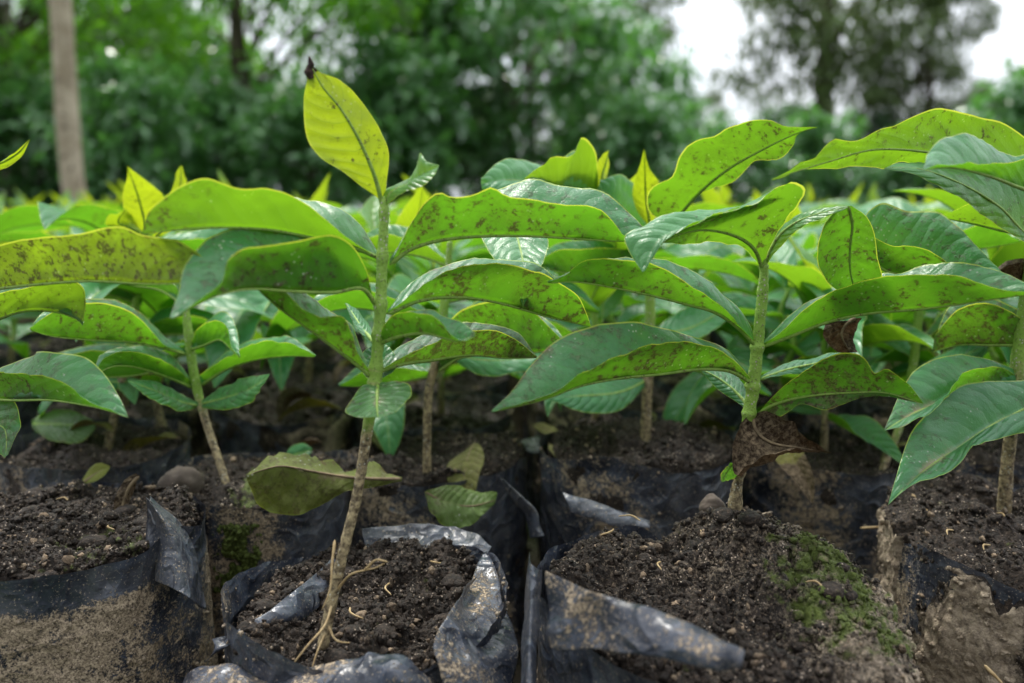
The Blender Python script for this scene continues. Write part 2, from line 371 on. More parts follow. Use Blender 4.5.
def stem(root, pts, rad, bark=(1, 0), name='stem', n=14, rough=.16, k=110, mat=None, nodes=()):
    w = [P(*p) for p in pts]; tt = np.linspace(0, 1, k); ra = np.interp(tt, np.linspace(0, 1, len(rad)), rad)
    for q in nodes: ra = ra*(1+.32*np.exp(-((tt-q)/.011)**2))
    rad = ra; V, Fq = tube(w, rad, n=n, k=k, rough=rough, seed=3)
    vv = np.tile(np.linspace(0, 1, k), n)
    bk = np.interp(vv, np.linspace(0, 1, len(bark)), bark)
    for q in nodes: bk = bk+.42*np.exp(-((vv-q)/.008)**2)
    me = mesh(name, V, Fq, attrs={'bark': bk})
    o = link(name, me, None, (mat or M_STEM,)); place(o, root); return o
def roots(root, lists, r=.0006):
    for pts in lists:
        V, Fq = tube([P(*p) for p in pts], [r, r*.7, r*.4], n=6, k=24, rough=.3, seed=5)
        o = link('root', mesh('root', V, Fq), None, (M_ROOT,)); place(o, root)

# ------------------------------------------------------------------ bags with soil
ICO = None
def ico():
    global ICO
    if ICO is None:
        t = (1+5**.5)/2
        V = np.array([(-1, t, 0), (1, t, 0), (-1, -t, 0), (1, -t, 0), (0, -1, t), (0, 1, t), (0, -1, -t), (0, 1, -t), (t, 0, -1), (t, 0, 1), (-t, 0, -1), (-t, 0, 1)], float)/1.9
        Fq = [(0, 11, 5), (0, 5, 1), (0, 1, 7), (0, 7, 10), (0, 10, 11), (1, 5, 9), (5, 11, 4), (11, 10, 2), (10, 7, 6), (7, 1, 8), (3, 9, 4), (3, 4, 2), (3, 2, 6), (3, 6, 8), (3, 8, 9), (4, 9, 5), (2, 4, 11), (6, 2, 10), (8, 6, 7), (9, 8, 1)]
        # one subdivision
        V = list(map(tuple, V)); cache = {}
        def mp(a, b):
            k = (min(a, b), max(a, b))
            if k not in cache:
                q = (np.array(V[a])+V[b])/2; q = q/np.linalg.norm(q); V.append(tuple(q)); cache[k] = len(V)-1
            return cache[k]
        F2 = []
        for a, b, c in Fq:
            x, y, z = mp(a, b), mp(b, c), mp(c, a); F2 += [(a, x, z), (b, y, x), (c, z, y), (x, y, z)]
        ICO = (np.array(V)/np.linalg.norm(np.array(V), axis=1)[:, None], np.array(F2))
    return ICO
def _clod():
    import bmesh
    bm = bmesh.new(); bmesh.ops.create_icosphere(bm, subdivisions=4, radius=1)
    V = np.array([v.co[:] for v in bm.verts]); Fq = np.array([[v.index for v in f.verts] for f in bm.faces]); bm.free(); return V, Fq
CLOD = _clod()
def crumbs(pos, size, seed=0):
    """pos (n,3), size (n,) -> V,F,tint"""
    r = np.random.default_rng(seed); V0, F0 = ico(); n = len(pos)
    j = 1+r.uniform(-.42, .42, (n, len(V0), 1)); sx = r.uniform(.45, 1.3, (n, 1, 3))
    V = V0[None]*j*sx*size[:, None, None]+pos[:, None]
    Fq = (F0[None]+(np.arange(n)*len(V0))[:, None, None]).reshape(-1, 3)
    t = np.repeat(r.uniform(0, 1, n)**2.0, len(V0))
    return V.reshape(-1, 3), Fq, t
def bag(name, label, cx, cy, R, zt, H=.115, nt=120, ns=70, mound=None, mudf=None, rimf=None, mossf=None, fm=-1., fmf=None, tmf=None, seed=0, ncr=800, group=None, cs=(.00028, .0019)):
    root = empty(name, (cx, cy, zt-H)); tag(root, label, 'plant bag', group)
    th = np.linspace(-np.pi, np.pi, nt, endpoint=False)
    wob = 1+.035*np.sin(2*th+seed)+.02*np.sin(3*th+seed*2.3)
    mound = mound or (lambda x, y: 0*x); mudf = mudf or (lambda t, z: 0*t-.1); rimf = rimf or (lambda t: 0*t+.004); mossf = mossf or (lambda x, y, z: 0*x)
    # film
    nz = max(20, ns//2); zr = zt+rimf(th)+.0025*fbm(np.stack([np.cos(th)*4, np.sin(th)*4, 0*th+seed], 1), 3, seed)
    s = np.linspace(0, 1, nz)
    Z = (zt-H)+(zr[:, None]-(zt-H))*s[None]
    T = th[:, None]*np.ones((1, nz))
    q = np.stack([np.cos(T)*R*55, np.sin(T)*R*55, Z*30+seed*7], -1)
    fr = R*wob[:, None]+.0022*fbm(q, 3, seed+1)+.0012*np.abs(fbm(q*2.7, 2, seed+2))-.0007
    fr = fr+.0015*np.clip((Z-zt)/.01, 0, 1)
    if fmf: fr = fr+np.clip(fmf(T, Z-zt), 0, 1)*(.0014*np.abs(fbm(q*5, 3, seed+22))+.0006*np.abs(fbm(q*14, 2, seed+23)))
    V = np.stack([cx+fr*np.cos(T), cy+fr*np.sin(T), Z], -1).reshape(-1, 3)
    md = np.maximum(np.clip(mudf(T, (Z-zt)), -1, 1), fm)
    if fmf: md = np.clip(fmf(T, Z-zt)+.25*fbm(q*.8, 3, seed+21), -1, 1.3)
    o = link('film', mesh('film', V, grid_faces(nt, nz, wrap=True), attrs={'mud': md.ravel()}), None, (M_FILM,)); place(o, root)
    if fmf and ncr > 1000:       # dried mud grains stuck to the film
        r = np.random.default_rng(seed+300); idx = r.integers(0, len(V), 9000); idx = idx[r.uniform(0, 1, len(idx)) < np.clip(md.ravel()[idx], 0, 1)]
        idx = idx[V[idx, 1] < cy+.01]
        cV, cF, ct = crumbs(V[idx]+r.normal(0, .0004, (len(idx), 3)), .0002+.0008*r.uniform(0, 1, len(idx))**5, seed+31)
        o = link('dried_mud', mesh('dried_mud', cV, cF, attrs={'tint': ct, 'mud': 1.0, 'moss': 0.}), None, (M_SOIL,)); place(o, root); o['kind'] = 'stuff'
    # soil body: top sheet then sides
    n1 = int(ns*.6); n2 = ns-n1
    rr = np.r_[np.linspace(0.001, .985, n1)**.85, np.ones(n2)]; dz = np.r_[np.zeros(n1), np.linspace(0, H*.99, n2)**1.0]
    T = th[:, None]*np.ones((1, ns)); RR = rr[None]*np.ones((nt, 1)); DZ = dz[None]*np.ones((nt, 1))
    side = (np.arange(ns) >= n1)[None]*np.ones((nt, 1))
    X = cx+R*wob[:, None]*RR*np.cos(T); Y = cy+R*wob[:, None]*RR*np.sin(T)
    Zt = zt+mound(X, Y)
    q = np.stack([X, Y, Zt], -1)
    hN = .0085*fbm(q*52, 3, seed+5)+.0042*(.35-np.abs(fbm(q*110, 3, seed+8)))-.0055*np.clip(1-np.abs(fbm(q*34, 3, seed+13))*11, 0, 1)+.0034*np.abs(fbm(q*260, 3, seed+6))+.0014*fbm(q*700, 3, seed+7)
    Zt = Zt+hN-.004*np.clip((RR-.85)/.15, 0, 1)
    Z = Zt-DZ
    q = np.stack([X, Y, Z], -1)
    mdn = mudf(T, Z-zt)+.85*fbm(q*60, 3, seed+9)
    off = np.clip(mdn, -1, 1)*.0042+np.where(mdn > 0, 1, .2)*(.0036*np.abs(fbm(q*230, 4, seed+4))+.0011*fbm(q*800, 3, seed))
    # wall of soil hugs the film
    k = (side+np.clip((RR-.9)/.085, 0, 1)*(1-side))
    X = X+np.cos(T)*(off-.001)*k; Y = Y+np.sin(T)*(off-.001)*k
    V = np.stack([X, Y, Z], -1).reshape(-1, 3)
    mudv = (np.clip(mdn*1.5, 0, 1)*side*1.2).ravel(); mudv = np.maximum(mudv, (tmf(X, Y)+.25*fbm(q*45, 3, seed+3)).ravel() if tmf else 0); mossv = mossf(V[:, 0], V[:, 1], V[:, 2])
    Fs = grid_faces(nt, ns, wrap=True); nV = len(V)
    parts = [V]; FF = [Fs]; tint = [np.zeros(nV)]; mu = [mudv]; mo = [mossv]
    if ncr:
        r = np.random.default_rng(seed+100)
        jj = r.integers(0, n1+int(n2*.8), ncr*3); ii = r.integers(0, nt, ncr*3); idx = ii*ns+jj
        w = np.where(jj < n1, np.clip(rr[jj], .05, 1), .9*(mdn.reshape(-1)[idx] > 0)); idx = idx[r.uniform(0, 1, len(idx)) < w][:ncr]
        pos = V[idx]+r.normal(0, .0006, (len(idx), 3))
        sz = cs[0]+(cs[1]-cs[0])*r.uniform(0, 1, len(idx))**6.0
        cV, cF, ct = crumbs(pos, sz, seed+11)
        if ncr > 5000:           # a few bigger clods with a crumbly skin
            K = CLOD; nc = 16; ci = r.choice(idx[np.hypot(V[idx, 0]-cx, V[idx, 1]-cy) < R*.9], nc); cs_ = r.uniform(.0018, .0048, nc)
            U = K[0][None]*(1+.30*fbm(K[0][None]*1.4+np.arange(nc)[:, None, None]*7.7, 3, seed)+.14*np.abs(fbm(K[0][None]*4+np.arange(nc)[:, None, None]*3.1, 3, seed+1)))[..., None]
            U = U*cs_[:, None, None]*np.array([1.1, 1, .7])+V[ci][:, None]
            kV = U.reshape(-1, 3); kF = (K[1][None]+(np.arange(nc)*len(K[0]))[:, None, None]).reshape(-1, 3)
            parts.append(kV); FF.append(kF+nV); z_ = np.zeros(len(kV)); tint.append(z_); mu.append(z_+.12); mo.append(z_); nV += len(kV)
        parts.append(cV); FF.append(cF+nV); tint.append(ct); m_ = np.repeat(mudv[idx]*.8, len(ico()[0])); mu.append(m_); mo.append(np.repeat(mossv[idx], len(ico()[0])))
    me = mesh('soil', np.concatenate(parts), FF, attrs={'tint': np.concatenate(tint), 'mud': np.concatenate(mu), 'moss': np.concatenate(mo)})
    o = link('soil', me, None, (M_SOIL,)); place(o, root)
    return root
def sheet(root, A, M, B, dA, dM, dB, name='film_flap', mat=None, nu=16, nv=60, crump=.0022, seed=0, mud=0., smooth=True, thick=.00012):
    """a piece of crumpled film between three edges given with their distances"""
    def lay(p, d):
        q = resample(p, nv); dd = np.interp(np.linspace(0, 1, nv), np.linspace(0, 1, len(d)), d)
        return np.array([P(x, y, yy) for (x, y), yy in zip(q, dd)])
    a, m, b = lay(A, dA), lay(M, dM), lay(B, dB); s = np.linspace(0, 1, 2*nu+1)
    G = np.stack([(1-t)*(1-2*t)*a+4*t*(1-t)*m+t*(2*t-1)*b for t in s], 0)
    nn = np.cross(np.gradient(G, axis=0), np.gradient(G, axis=1)); nn /= np.linalg.norm(nn, axis=2)[..., None]+1e-9
    G = G+nn*(crump*1.1*fbm(G*48+seed, 2, seed)-crump*.8*np.abs(fbm(G*np.array([95, 95, 60])+seed, 1, seed+1)))[..., None]
    V1 = (G+nn*thick/2).reshape(-1, 3); V2 = (G-nn*thick/2).reshape(-1, 3); Fq = grid_faces(2*nu+1, nv); n = len(V1)
    nU = 2*nu+1
    br = np.r_[np.arange(nv), np.arange(1, nU)*nv+nv-1, (nU-1)*nv+np.arange(nv-2, -1, -1), np.arange(nU-2, 0, -1)*nv]
    b2 = np.roll(br, -1); E = np.stack([br, b2, b2+n, br+n], 1)
    me = mesh(name, np.concatenate([V1, V2]), np.concatenate([Fq, Fq[:, ::-1]+n, E]), attrs={'mud': mud}, smooth=smooth)
    o = link(name, me, None, (mat or M_FILM,))
    if root: place(o, root)
    return o

def pxy(px, Y, z=0):     # world x of a pixel column at depth Y, height z
    fwd = Y*CP+(CZ-z)*SP
    return (px-512)/F*fwd

def sm(x, a, b): return np.clip((x-a)/(b-a), 0, 1)**2*(3-2*np.clip((x-a)/(b-a), 0, 1))
def ang(t, c):  # distance of angles
    return np.abs((t-c+np.pi) % (2*np.pi)-np.pi)

# --- front row
bagA = bag('grow_bag', 'mud-caked plant bag at the front left corner with a torn film spike', pxy(52, .325), .325, .0605, 0, nt=420, ns=220, ncr=9000, seed=1, fm=.32, tmf=lambda x, y: 0*x-.1,
    mound=lambda x, y: .004*fbm(np.stack([x*30, y*30, 0*x], -1), 2, 5)+.004,
    mudf=lambda t, z: 0*t-.9, fmf=lambda t, z: -.10+.86*sm(-z, .001, .013)-.35*(1-sm(ang(t, -.2), .1, .5)),
    rimf=lambda t: .005-.002*np.sin(t-.3)+.006*(1-sm(ang(t, -.3), 0, .35)),
    mossf=lambda x, y, z: .30*(1-sm(np.hypot(x+.158, y-.30), .005, .05)))
bagB = bag('grow_bag', 'slumped black plant bag with folded rim, holding the seedling whose roots are bared', pxy(372, .295, -.01), .292, .053, -.012, nt=380, ns=190, ncr=9000, seed=2, fm=.12, tmf=lambda x, y: 0*x-.02,
    mound=lambda x, y: -.004+.010*sm(y, .30, .34)+.003*fbm(np.stack([x*40, y*40, 0*x], -1), 2, 9),
    mudf=lambda t, z: 0*t-.9, fmf=lambda t, z: .15+.35*sm(-z, .01, .04),
    rimf=lambda t: .004+.004*np.sin(2*t+1))
bagC = bag('grow_bag', 'wide plant bag heaped with soil, crumpled film in front, green moss on one shoulder', pxy(712, .275), .276, .0645, -.006, nt=520, ns=260, ncr=17000, seed=3, fm=.1, tmf=lambda x, y: .20+.28*sm(x, .06, .12),
    mound=lambda x, y: .003+.014*sm(x, .06, .10)*sm(y, .24, .30)-.010*sm(x, .115, .138)+.003*fbm(np.stack([x*35, y*35, 0*x], -1), 2, 4)-.012*np.clip((.235-y)/.03, 0, 1)**1.5,
    mudf=lambda t, z: -.9+1.55*np.maximum(sm(t, -1.35, -1.0)*(1-sm(t, 1.5, 2.2)), .95*sm(-z, .030, .040)*sm(t, -1.9, -1.5)),
    rimf=lambda t: .006-.030*sm(t, -1.25, -.6)*(1-sm(t, 1.2, 1.9))+.004*(1-sm(ang(t, -2.8), 0, .5)),
    mossf=lambda x, y, z: .55*(1-sm(np.hypot(x-.119, (y-.272)*.75), .012, .038)))
bagD = bag('grow_bag', 'muddy black plant bag at the right edge of the front row', pxy(1040, .335), .335, .062, -.004, nt=420, ns=210, ncr=9000, seed=4, fm=.3, tmf=lambda x, y: 0*x-.05,
    mound=lambda x, y: .005+.004*fbm(np.stack([x*35, y*35, 0*x], -1), 2, 6),
    mudf=lambda t, z: -.30+1.0*sm(t, -2.85, -2.55)+.25*np.sin(4*t), fmf=lambda t, z: .75-.7*(1-sm(ang(t, -2.6), .2, .6)),
    rimf=lambda t: -.006+.010*(1-sm(ang(t, -2.7), 0, .8)))
# --- second row, seen between the first
bagE = bag('grow_bag', 'mossy brown plant bag in the gap between the two leftmost front bags', pxy(258, .405), .408, .050, -.004, nt=260, ns=140, ncr=2500, seed=5,
    mudf=lambda t, z: 0*t-.8, fmf=lambda t, z: .15+.3*np.sin(3*t), rimf=lambda t: .003+.003*np.sin(3*t), mossf=lambda x, y, z: .50*(1-sm(np.abs(x-pxy(237, .36)), .003, .016)))
bagF = bag('grow_bag', 'low plant bag of dark soil right behind the slumped bag', pxy(432, .45), .452, .055, -.002, nt=240, ns=130, ncr=3200, seed=6,
    mound=lambda x, y: .004*fbm(np.stack([x*35, y*35, 0*x], -1), 2, 6), mudf=lambda t, z: -.5+.4*np.sin(3*t+1), fmf=lambda t, z: .12+.30*np.sin(2*t+z*30), rimf=lambda t: .000+0*t)
bagG = bag('grow_bag', 'plant bag behind the crumpled film bag with a grey strip of rim showing', pxy(640, .45), .45, .056, .004, nt=240, ns=130, ncr=3200, seed=7,
    mound=lambda x, y: .004+.004*fbm(np.stack([x*35, y*35, 0*x], -1), 2, 8), mudf=lambda t, z: -.5+.4*np.sin(3*t+1), fmf=lambda t, z: .12+.30*np.sin(2*t+z*30), rimf=lambda t: .001+.008*(1-sm(ang(t, -2.0), 0, .6)))
bagH = bag('grow_bag', 'shaded plant bag in the dark gap behind the mossy heap of soil', pxy(828, .47), .47, .054, -.008, nt=200, ns=110, ncr=2200, seed=8,
    mudf=lambda t, z: -.5+.4*np.sin(3*t+1), fmf=lambda t, z: .12+.30*np.sin(2*t+z*30), rimf=lambda t: .006+0*t)
bagI = bag('grow_bag', 'plant bag in the second row behind the muddy bag at the right edge', pxy(985, .475), .478, .055, -.004, nt=200, ns=110, ncr=2200, seed=9,
    mudf=lambda t, z: -.5+.4*np.sin(3*t+1), fmf=lambda t, z: .12+.30*np.sin(2*t+z*30), rimf=lambda t: .003+0*t)
bagJ = bag('grow_bag', 'plant bag in the second row behind the bag with the film spike', pxy(100, .465), .465, .054, -.002, nt=200, ns=110, ncr=2600, seed=10,
    mudf=lambda t, z: -.5+.4*np.sin(3*t+1), fmf=lambda t, z: .12+.30*np.sin(2*t+z*30), rimf=lambda t: .004+0*t)

# film flaps
def moss_on(root, px0, px1, py0, py1, Y, n, seed):
    r = np.random.default_rng(seed); px = r.normal((px0+px1)/2, (px1-px0)/4, n); py = py0+(py1-py0)*r.uniform(0, 1, n)**.8
    keep = fbm(np.stack([px*.12, py*.08, 0*px], 1), 3, seed) > -.12; px, py = px[keep], py[keep]
    pos = np.array([P(a, b, Y+r.normal(0, .0012)) for a, b in zip(px, py)])
    V, Fq, t = crumbs(pos, .0004+.0011*r.uniform(0, 1, len(pos))**2, seed)
    o = link('moss', mesh('moss', V, Fq, attrs={'moss': 1.2, 'mud': 0., 'tint': 0.}), None, (M_SOIL,)); o['kind'] = 'stuff'; place(o, root)
moss_on(bagE, 222, 256, 525, 610, .3565, 2600, 3)
sheet(bagA, [(147, 497), (146, 520), (150, 545), (156, 580)], [(156, 510), (168, 530), (176, 555), (184, 595)], [(149, 497), (176, 522), (192, 552), (207, 610)],
      [.312, .309, .304, .296], [.300, .298, .294, .288], [.312, .314, .312, .306], seed=3, crump=.0022, mud=.1)
sheet(bagB, [(362, 530), (420, 524), (470, 530), (492, 545)], [(365, 545), (420, 538), (462, 545), (484, 560)], [(370, 560), (420, 552), (452, 560), (476, 580)],
      [.352, .352, .349, .338], [.345, .346, .342, .330], [.338, .338, .336, .322], seed=5, crump=.003, mud=0.)
sheet(bagB, [(486, 548), (498, 575), (508, 610), (514, 650), (516, 700)], [(470, 585), (472, 610), (478, 640), (486, 670), (486, 705)], [(482, 575), (455, 605), (433, 645), (440, 672), (452, 705)],
      [.325, .300, .282, .265, .25], [.300, .272, .258, .247, .238], [.300, .268, .250, .241, .234], seed=7, crump=.0035, mud=.22)
sheet(bagB, [(176, 690), (205, 665), (250, 668), (300, 664), (350, 655), (400, 655), (455, 688)], [(176, 705), (205, 690), (250, 690), (300, 688), (350, 680), (400, 680), (455, 702)], [(176, 730), (205, 725), (250, 722), (300, 720), (350, 715), (400, 715), (455, 722)],
      [.262, .256, .252, .247, .243, .243, .247], [.247, .243, .240, .236, .233, .233, .24], [.245, .241, .238, .234, .231, .231, .238], seed=9, crump=.004, mud=.30)
sheet(bagB, [(212, 640), (240, 634), (280, 632), (318, 606), (350, 556)], [(214, 650), (250, 636), (292, 612), (322, 585), (346, 555)], [(205, 662), (232, 634), (268, 612), (310, 578), (340, 552)],
      [.268, .275, .284, .305, .335], [.262, .270, .280, .302, .333], [.262, .268, .279, .300, .335], seed=11, crump=.0016, mud=0)
sheet(bagC, [(529, 552), (526, 590), (522, 640), (520, 700)], [(533, 566), (531, 600), (529, 645), (528, 700)], [(541, 570), (539, 605), (537, 645), (537, 700)],
      [.272, .262, .250, .240], [.262, .25, .238, .228], [.268, .258, .244, .234], seed=13, crump=.0012)
sheet(bagC, [(541, 572), (580, 588), (622, 598), (680, 622), (740, 654)], [(545, 615), (590, 620), (640, 628), (690, 642), (742, 660)], [(548, 650), (600, 652), (650, 655), (700, 664), (740, 667)],
      [.236, .224, .216, .211, .209], [.232, .219, .210, .205, .204], [.229, .216, .207, .203, .203], seed=15, crump=.0045, mud=.34)
sheet(bagG, [(562, 492), (590, 500), (620, 512), (650, 520)], [(566, 500), (592, 510), (620, 520), (650, 524)], [(570, 512), (595, 520), (620, 527), (650, 528)],
      [.385, .378, .374, .374], [.380, .373, .369, .37], [.378, .371, .367, .368], seed=17, crump=.0015)
# loose film scraps
def scrap(label, *a, **k):
    o = sheet(None, *a, name='film_scrap', **k); tag(o, label, 'plastic scrap')
scrap('twisted grey shred of plastic film sticking up behind the slumped bag', [(500, 478), (515, 492), (530, 505), (545, 535)], [(506, 482), (524, 500), (537, 515), (538, 537)], [(501, 480), (512, 500), (525, 520), (530, 538)],
      [.40, .392, .388, .38], [.396, .388, .383, .378], [.40, .396, .392, .384], seed=21, crump=.001)
scrap('wide wrinkled sheet of black film lying among shaded bags behind the mossy heap', [(700, 452), (760, 446), (820, 452), (880, 462)], [(700, 462), (760, 460), (820, 470), (880, 476)], [(702, 476), (760, 478), (820, 488), (878, 488)],
      [.53, .53, .53, .53], [.50, .50, .50, .50], [.485, .485, .485, .485], seed=23, crump=.005)
scrap('grey-blue film sheet lying under leaves at the left', [(60, 425), (110, 420), (150, 428), (190, 425)], [(60, 440), (110, 436), (150, 442), (190, 440)], [(60, 458), (110, 455), (150, 460), (190, 452)],
      [.60, .60, .60, .6], [.56, .56, .56, .56], [.545, .545, .545, .545], seed=25, crump=.006)
scrap('pale film edge crossing the dark soil under the right-hand leaves', [(905, 478), (950, 478), (1000, 482), (1040, 480)], [(905, 485), (950, 487), (1000, 490), (1040, 488)], [(905, 494), (950, 498), (1000, 500), (1040, 498)],
      [.44, .44, .44, .44], [.425, .425, .425, .425], [.42, .42, .42, .42], seed=27, crump=.002)
scrap('short curl of film lying between second-row bags', [(400, 560), (430, 548), (465, 528), (498, 520)], [(400, 563), (432, 552), (468, 534), (500, 524)], [(402, 566), (434, 556), (470, 540), (500, 528)],
      [.37, .37, .372, .375], [.365, .365, .367, .37], [.362, .362, .364, .367], seed=29, crump=.001) if False else None

for k_, (lab, x0, x1, yy, Y) in enumerate([('crumpled grey film strip between the bags under the central leaves', 455, 540, 448, .50), ('bluish film strip low behind the brown-stemmed seedling in the centre', 560, 628, 415, .60),
        ('dull film strip right of the bare brown stem', 668, 735, 425, .56), ('wrinkled film strip deep in shade at the left', 215, 300, 412, .62), ('short film strip lying under the far right leaves', 930, 1010, 455, .53), ('film strip beneath the mossy stemmed seedling', 255, 330, 500, .40)]):
    xs_ = np.linspace(x0, x1, 4); w_ = 7
    scrap(lab, [(x, yy-w_+3*math.sin(x*.09+k_)) for x in xs_], [(x, yy+4*math.sin(x*.07+k_)) for x in xs_], [(x, yy+w_+3*math.sin(x*.08+2*k_)) for x in xs_], [Y+.02]*4, [Y-.004]*4, [Y-.012]*4, seed=31+k_, crump=.005, mud=.1*k_)
# ------------------------------------------------------------------ hero seedlings
# 1: slim seedling with the yellow top leaf
p1 = empty('coffee_seedling', P(325, 640, .262)); tag(p1, 'tall slender coffee seedling with a yellow top leaf ending in a black tip, roots bared', 'seedling', 'young coffee seedlings')
stem(p1, [(322, 650, .260), (332, 600, .262), (345, 545, .264), (357, 495, .267), (366, 440, .270), (374, 385, .273), (379, 330, .276), (382, 270, .279), (384, 215, .281), (384, 196, .282)],
     [.0021, .0020, .0019, .0018, .0018, .0021, .0021, .0020, .0018, .0014], bark=(1, 1, 1, 1, .9, .1, 0, 0, 0, 0), nodes=(.595, .625, .70, .765, .87, .965))
roots(p1, [[(333, 600, .262), (325, 625, .255), (308, 645, .25), (290, 668, .248)], [(337, 590, .262), (350, 575, .258), (365, 570, .255), (375, 568, .252), (385, 563, .25)],
           [(328, 625, .26), (336, 640, .256), (350, 643, .253)], [(335, 540, .263), (332, 565, .258), (330, 590, .254), (322, 610, .252)], [(327, 630, .26), (318, 650, .256), (312, 668, .252)],
           [(365, 570, .255), (376, 560, .253), (388, 562, .25)]], r=.00055)
y = dict(young=1., dirt=.25)
L(p1, [(380, 200), (362, 187), (342, 171), (321, 158), (307, 138), (304, 100), (308, 76), (309, 62)], [(383, 208), (374, 175), (358, 138), (340, 108), (322, 86), (309, 62)],
  [(385, 202), (388, 175), (388, 150), (375, 122), (360, 98), (340, 80), (320, 72), (309, 62)], d=(.282, .272), dA=-.003, dB=.003, up='under', dead=.91, name='young_leaf', young=.85, dirt=.35, label='upright yellow-green top leaf with a black withered tip')
_v, _f = tube([P(312, 80, .2735), P(309, 72, .273), P(311, 64, .272), P(309, 56, .271)], [.0011, .0015, .0010, .0003], n=7, k=16, rough=.5, seed=2)
_o = link('withered_tip', mesh('withered_tip', _v, _f), None, (M_WITHER,)); place(_o, p1)
L(p1, [(385, 206), (402, 197), (420, 187), (432, 178), (439, 166)], [(384, 206), (392, 192), (408, 184), (424, 175), (439, 166)], [(383, 203), (383, 190), (396, 184), (410, 178), (416, 166), (420, 153), (428, 162), (439, 165)],
  d=(.282, .27), dA=-.008, dB=.006, name='young_leaf', young=.45, dirt=.5, up='top')
L(p1, [(379, 258), (352, 241), (328, 220), (305, 203), (285, 193), (262, 187), (230, 186), (205, 178), (182, 184), (162, 198), (147, 214), (142, 233)],
  [(381, 259), (352, 246), (315, 238), (265, 229), (200, 228), (142, 234)], [(381, 257), (362, 228), (335, 206), (308, 195), (270, 192), (200, 198), (142, 232)], d=(.281, .245), dA=-.008, dB=.02, dirt=.55, young=.15)
L(p1, [(374, 302), (367, 272), (353, 246), (332, 235), (300, 240), (265, 245), (242, 249), (228, 262), (221, 282), (203, 299), (172, 319)],
  [(377, 306), (362, 288), (335, 292), (290, 291), (250, 289), (215, 296), (172, 318)], [(370, 296), (352, 262), (320, 240), (290, 231), (250, 227), (222, 232), (199, 247), (184, 268), (178, 295), (170, 317)],
  d=(.277, .225), dA=-.004, dB=.014, dirt=.62)
L(p1, [(393, 260), (402, 240), (415, 215), (428, 198), (440, 191), (452, 196), (475, 192), (491, 186), (505, 194), (535, 200), (565, 207), (598, 209), (611, 219), (626, 236), (649, 238)],
  [(389, 265), (410, 249), (440, 240), (480, 236), (530, 236), (580, 239), (624, 241), (649, 238)], [(390, 258), (420, 214), (460, 198), (500, 188), (525, 180), (560, 185), (600, 189), (622, 204), (650, 235)],
  d=(.281, .30), dA=-.010, dB=.02, dirt=.62)
L(p1, [(392, 309), (415, 293), (440, 275), (465, 266), (500, 263), (540, 273), (560, 283), (578, 296), (586, 312), (591, 327)], [(388, 313), (420, 300), (460, 297), (500, 303), (545, 316), (591, 327)],
  [(388, 310), (404, 290), (430, 271), (455, 262), (490, 259), (540, 268), (590, 325)], d=(.278, .32), dA=-.008, dB=.02, dirt=.8)
L(p1, [(380, 340), (384, 325), (397, 314), (415, 311), (430, 314), (441, 322), (452, 337), (462, 341), (474, 337)], [(380, 343), (400, 336), (425, 333), (445, 338), (458, 341), (475, 336)],
  [(381, 338), (402, 318), (428, 311), (446, 319), (460, 321), (475, 333)], d=(.275, .25), dA=-.005, dB=.01, dirt=.6)
L(p1, [(377, 370), (400, 358), (430, 346), (460, 331), (490, 328), (515, 339), (537, 357)], [(374, 373), (400, 364), (430, 360), (470, 355), (505, 358), (537, 358)],
  [(375, 369), (395, 350), (420, 336), (450, 324), (485, 322), (515, 332), (537, 356)], d=(.273, .33), dA=-.006, dB=.02, dirt=1.0, label='leaf with soil crusted along its underside')
L(p1, [(370, 372), (357, 352), (349, 330), (343, 315), (322, 313), (300, 303), (284, 292), (255, 286)], [(372, 377), (352, 360), (330, 344), (305, 326), (282, 310), (255, 287)],
  [(370, 370), (352, 328), (322, 303), (290, 288), (255, 285)], d=(.273, .258), dA=-.008, dB=.015, dirt=.72)
L(p1, [(374, 342), (358, 331), (345, 303)], [(375, 343), (361, 326), (346, 303)], [(375, 341), (364, 318), (347, 303)], d=(.275, .33), dA=0, dB=.01, dirt=.2)
L(p1, [(374, 384), (362, 384), (351, 396), (344, 408), (352, 414), (378, 418)], [(378, 383), (377, 395), (377, 408), (378, 418)], [(382, 382), (398, 379), (409, 383), (409, 396), (398, 412), (380, 418)],
  d=(.272, .250), dA=0, dB=0, up='top', dirt=.5, young=.35, scar=.55, bulge=-.1, name='seed_leaf', label='round spotted seed leaf low on the stem')
L(p1, [(378, 378), (364, 372), (360, 358), (366, 348), (380, 345)], [(380, 380), (379, 368), (378, 356), (379, 346)], [(382, 378), (394, 371), (397, 360), (390, 348), (380, 345)], d=(.275, .292), dA=0, dB=0, up='top', dirt=.4, name='seed_leaf')

# 2: sturdy seedling on the right
p2 = empty('coffee_seedling', P(738, 535, .32)); tag(p2, 'sturdy coffee seedling in the heaped bag, a shrivelled brown leaf curled round its lower stem', 'seedling', 'young coffee seedlings')
D2 = .318
stem(p2, [(737, 540, D2), (735, 505, D2), (740, 470, D2), (746, 435, D2), (751, 400, D2), (755, 370, D2), (758, 340, D2), (762, 300, D2), (764, 268, D2), (764, 255, D2)],
     [.0044, .0032, .0019, .0022, .0025, .0026, .0024, .0022, .0022, .0010], bark=(1, 1, 1, .6, .05, 0, 0, 0, .1, 0), rough=.22, nodes=(.25, .46, .555, .69, .96))
L(p2, [(764, 262), (772, 242), (785, 222), (798, 201), (804, 187), (792, 181), (781, 184), (768, 191), (750, 202), (715, 215), (690, 225), (664, 241)],
  [(762, 268), (755, 250), (742, 239), (722, 232), (700, 230), (680, 234), (663, 242)], [(760, 266), (753, 255), (740, 246), (715, 243), (690, 243), (663, 243)], d=(D2, .285), dA=-.006, dB=.004, up='under', dirt=.5, young=.1)
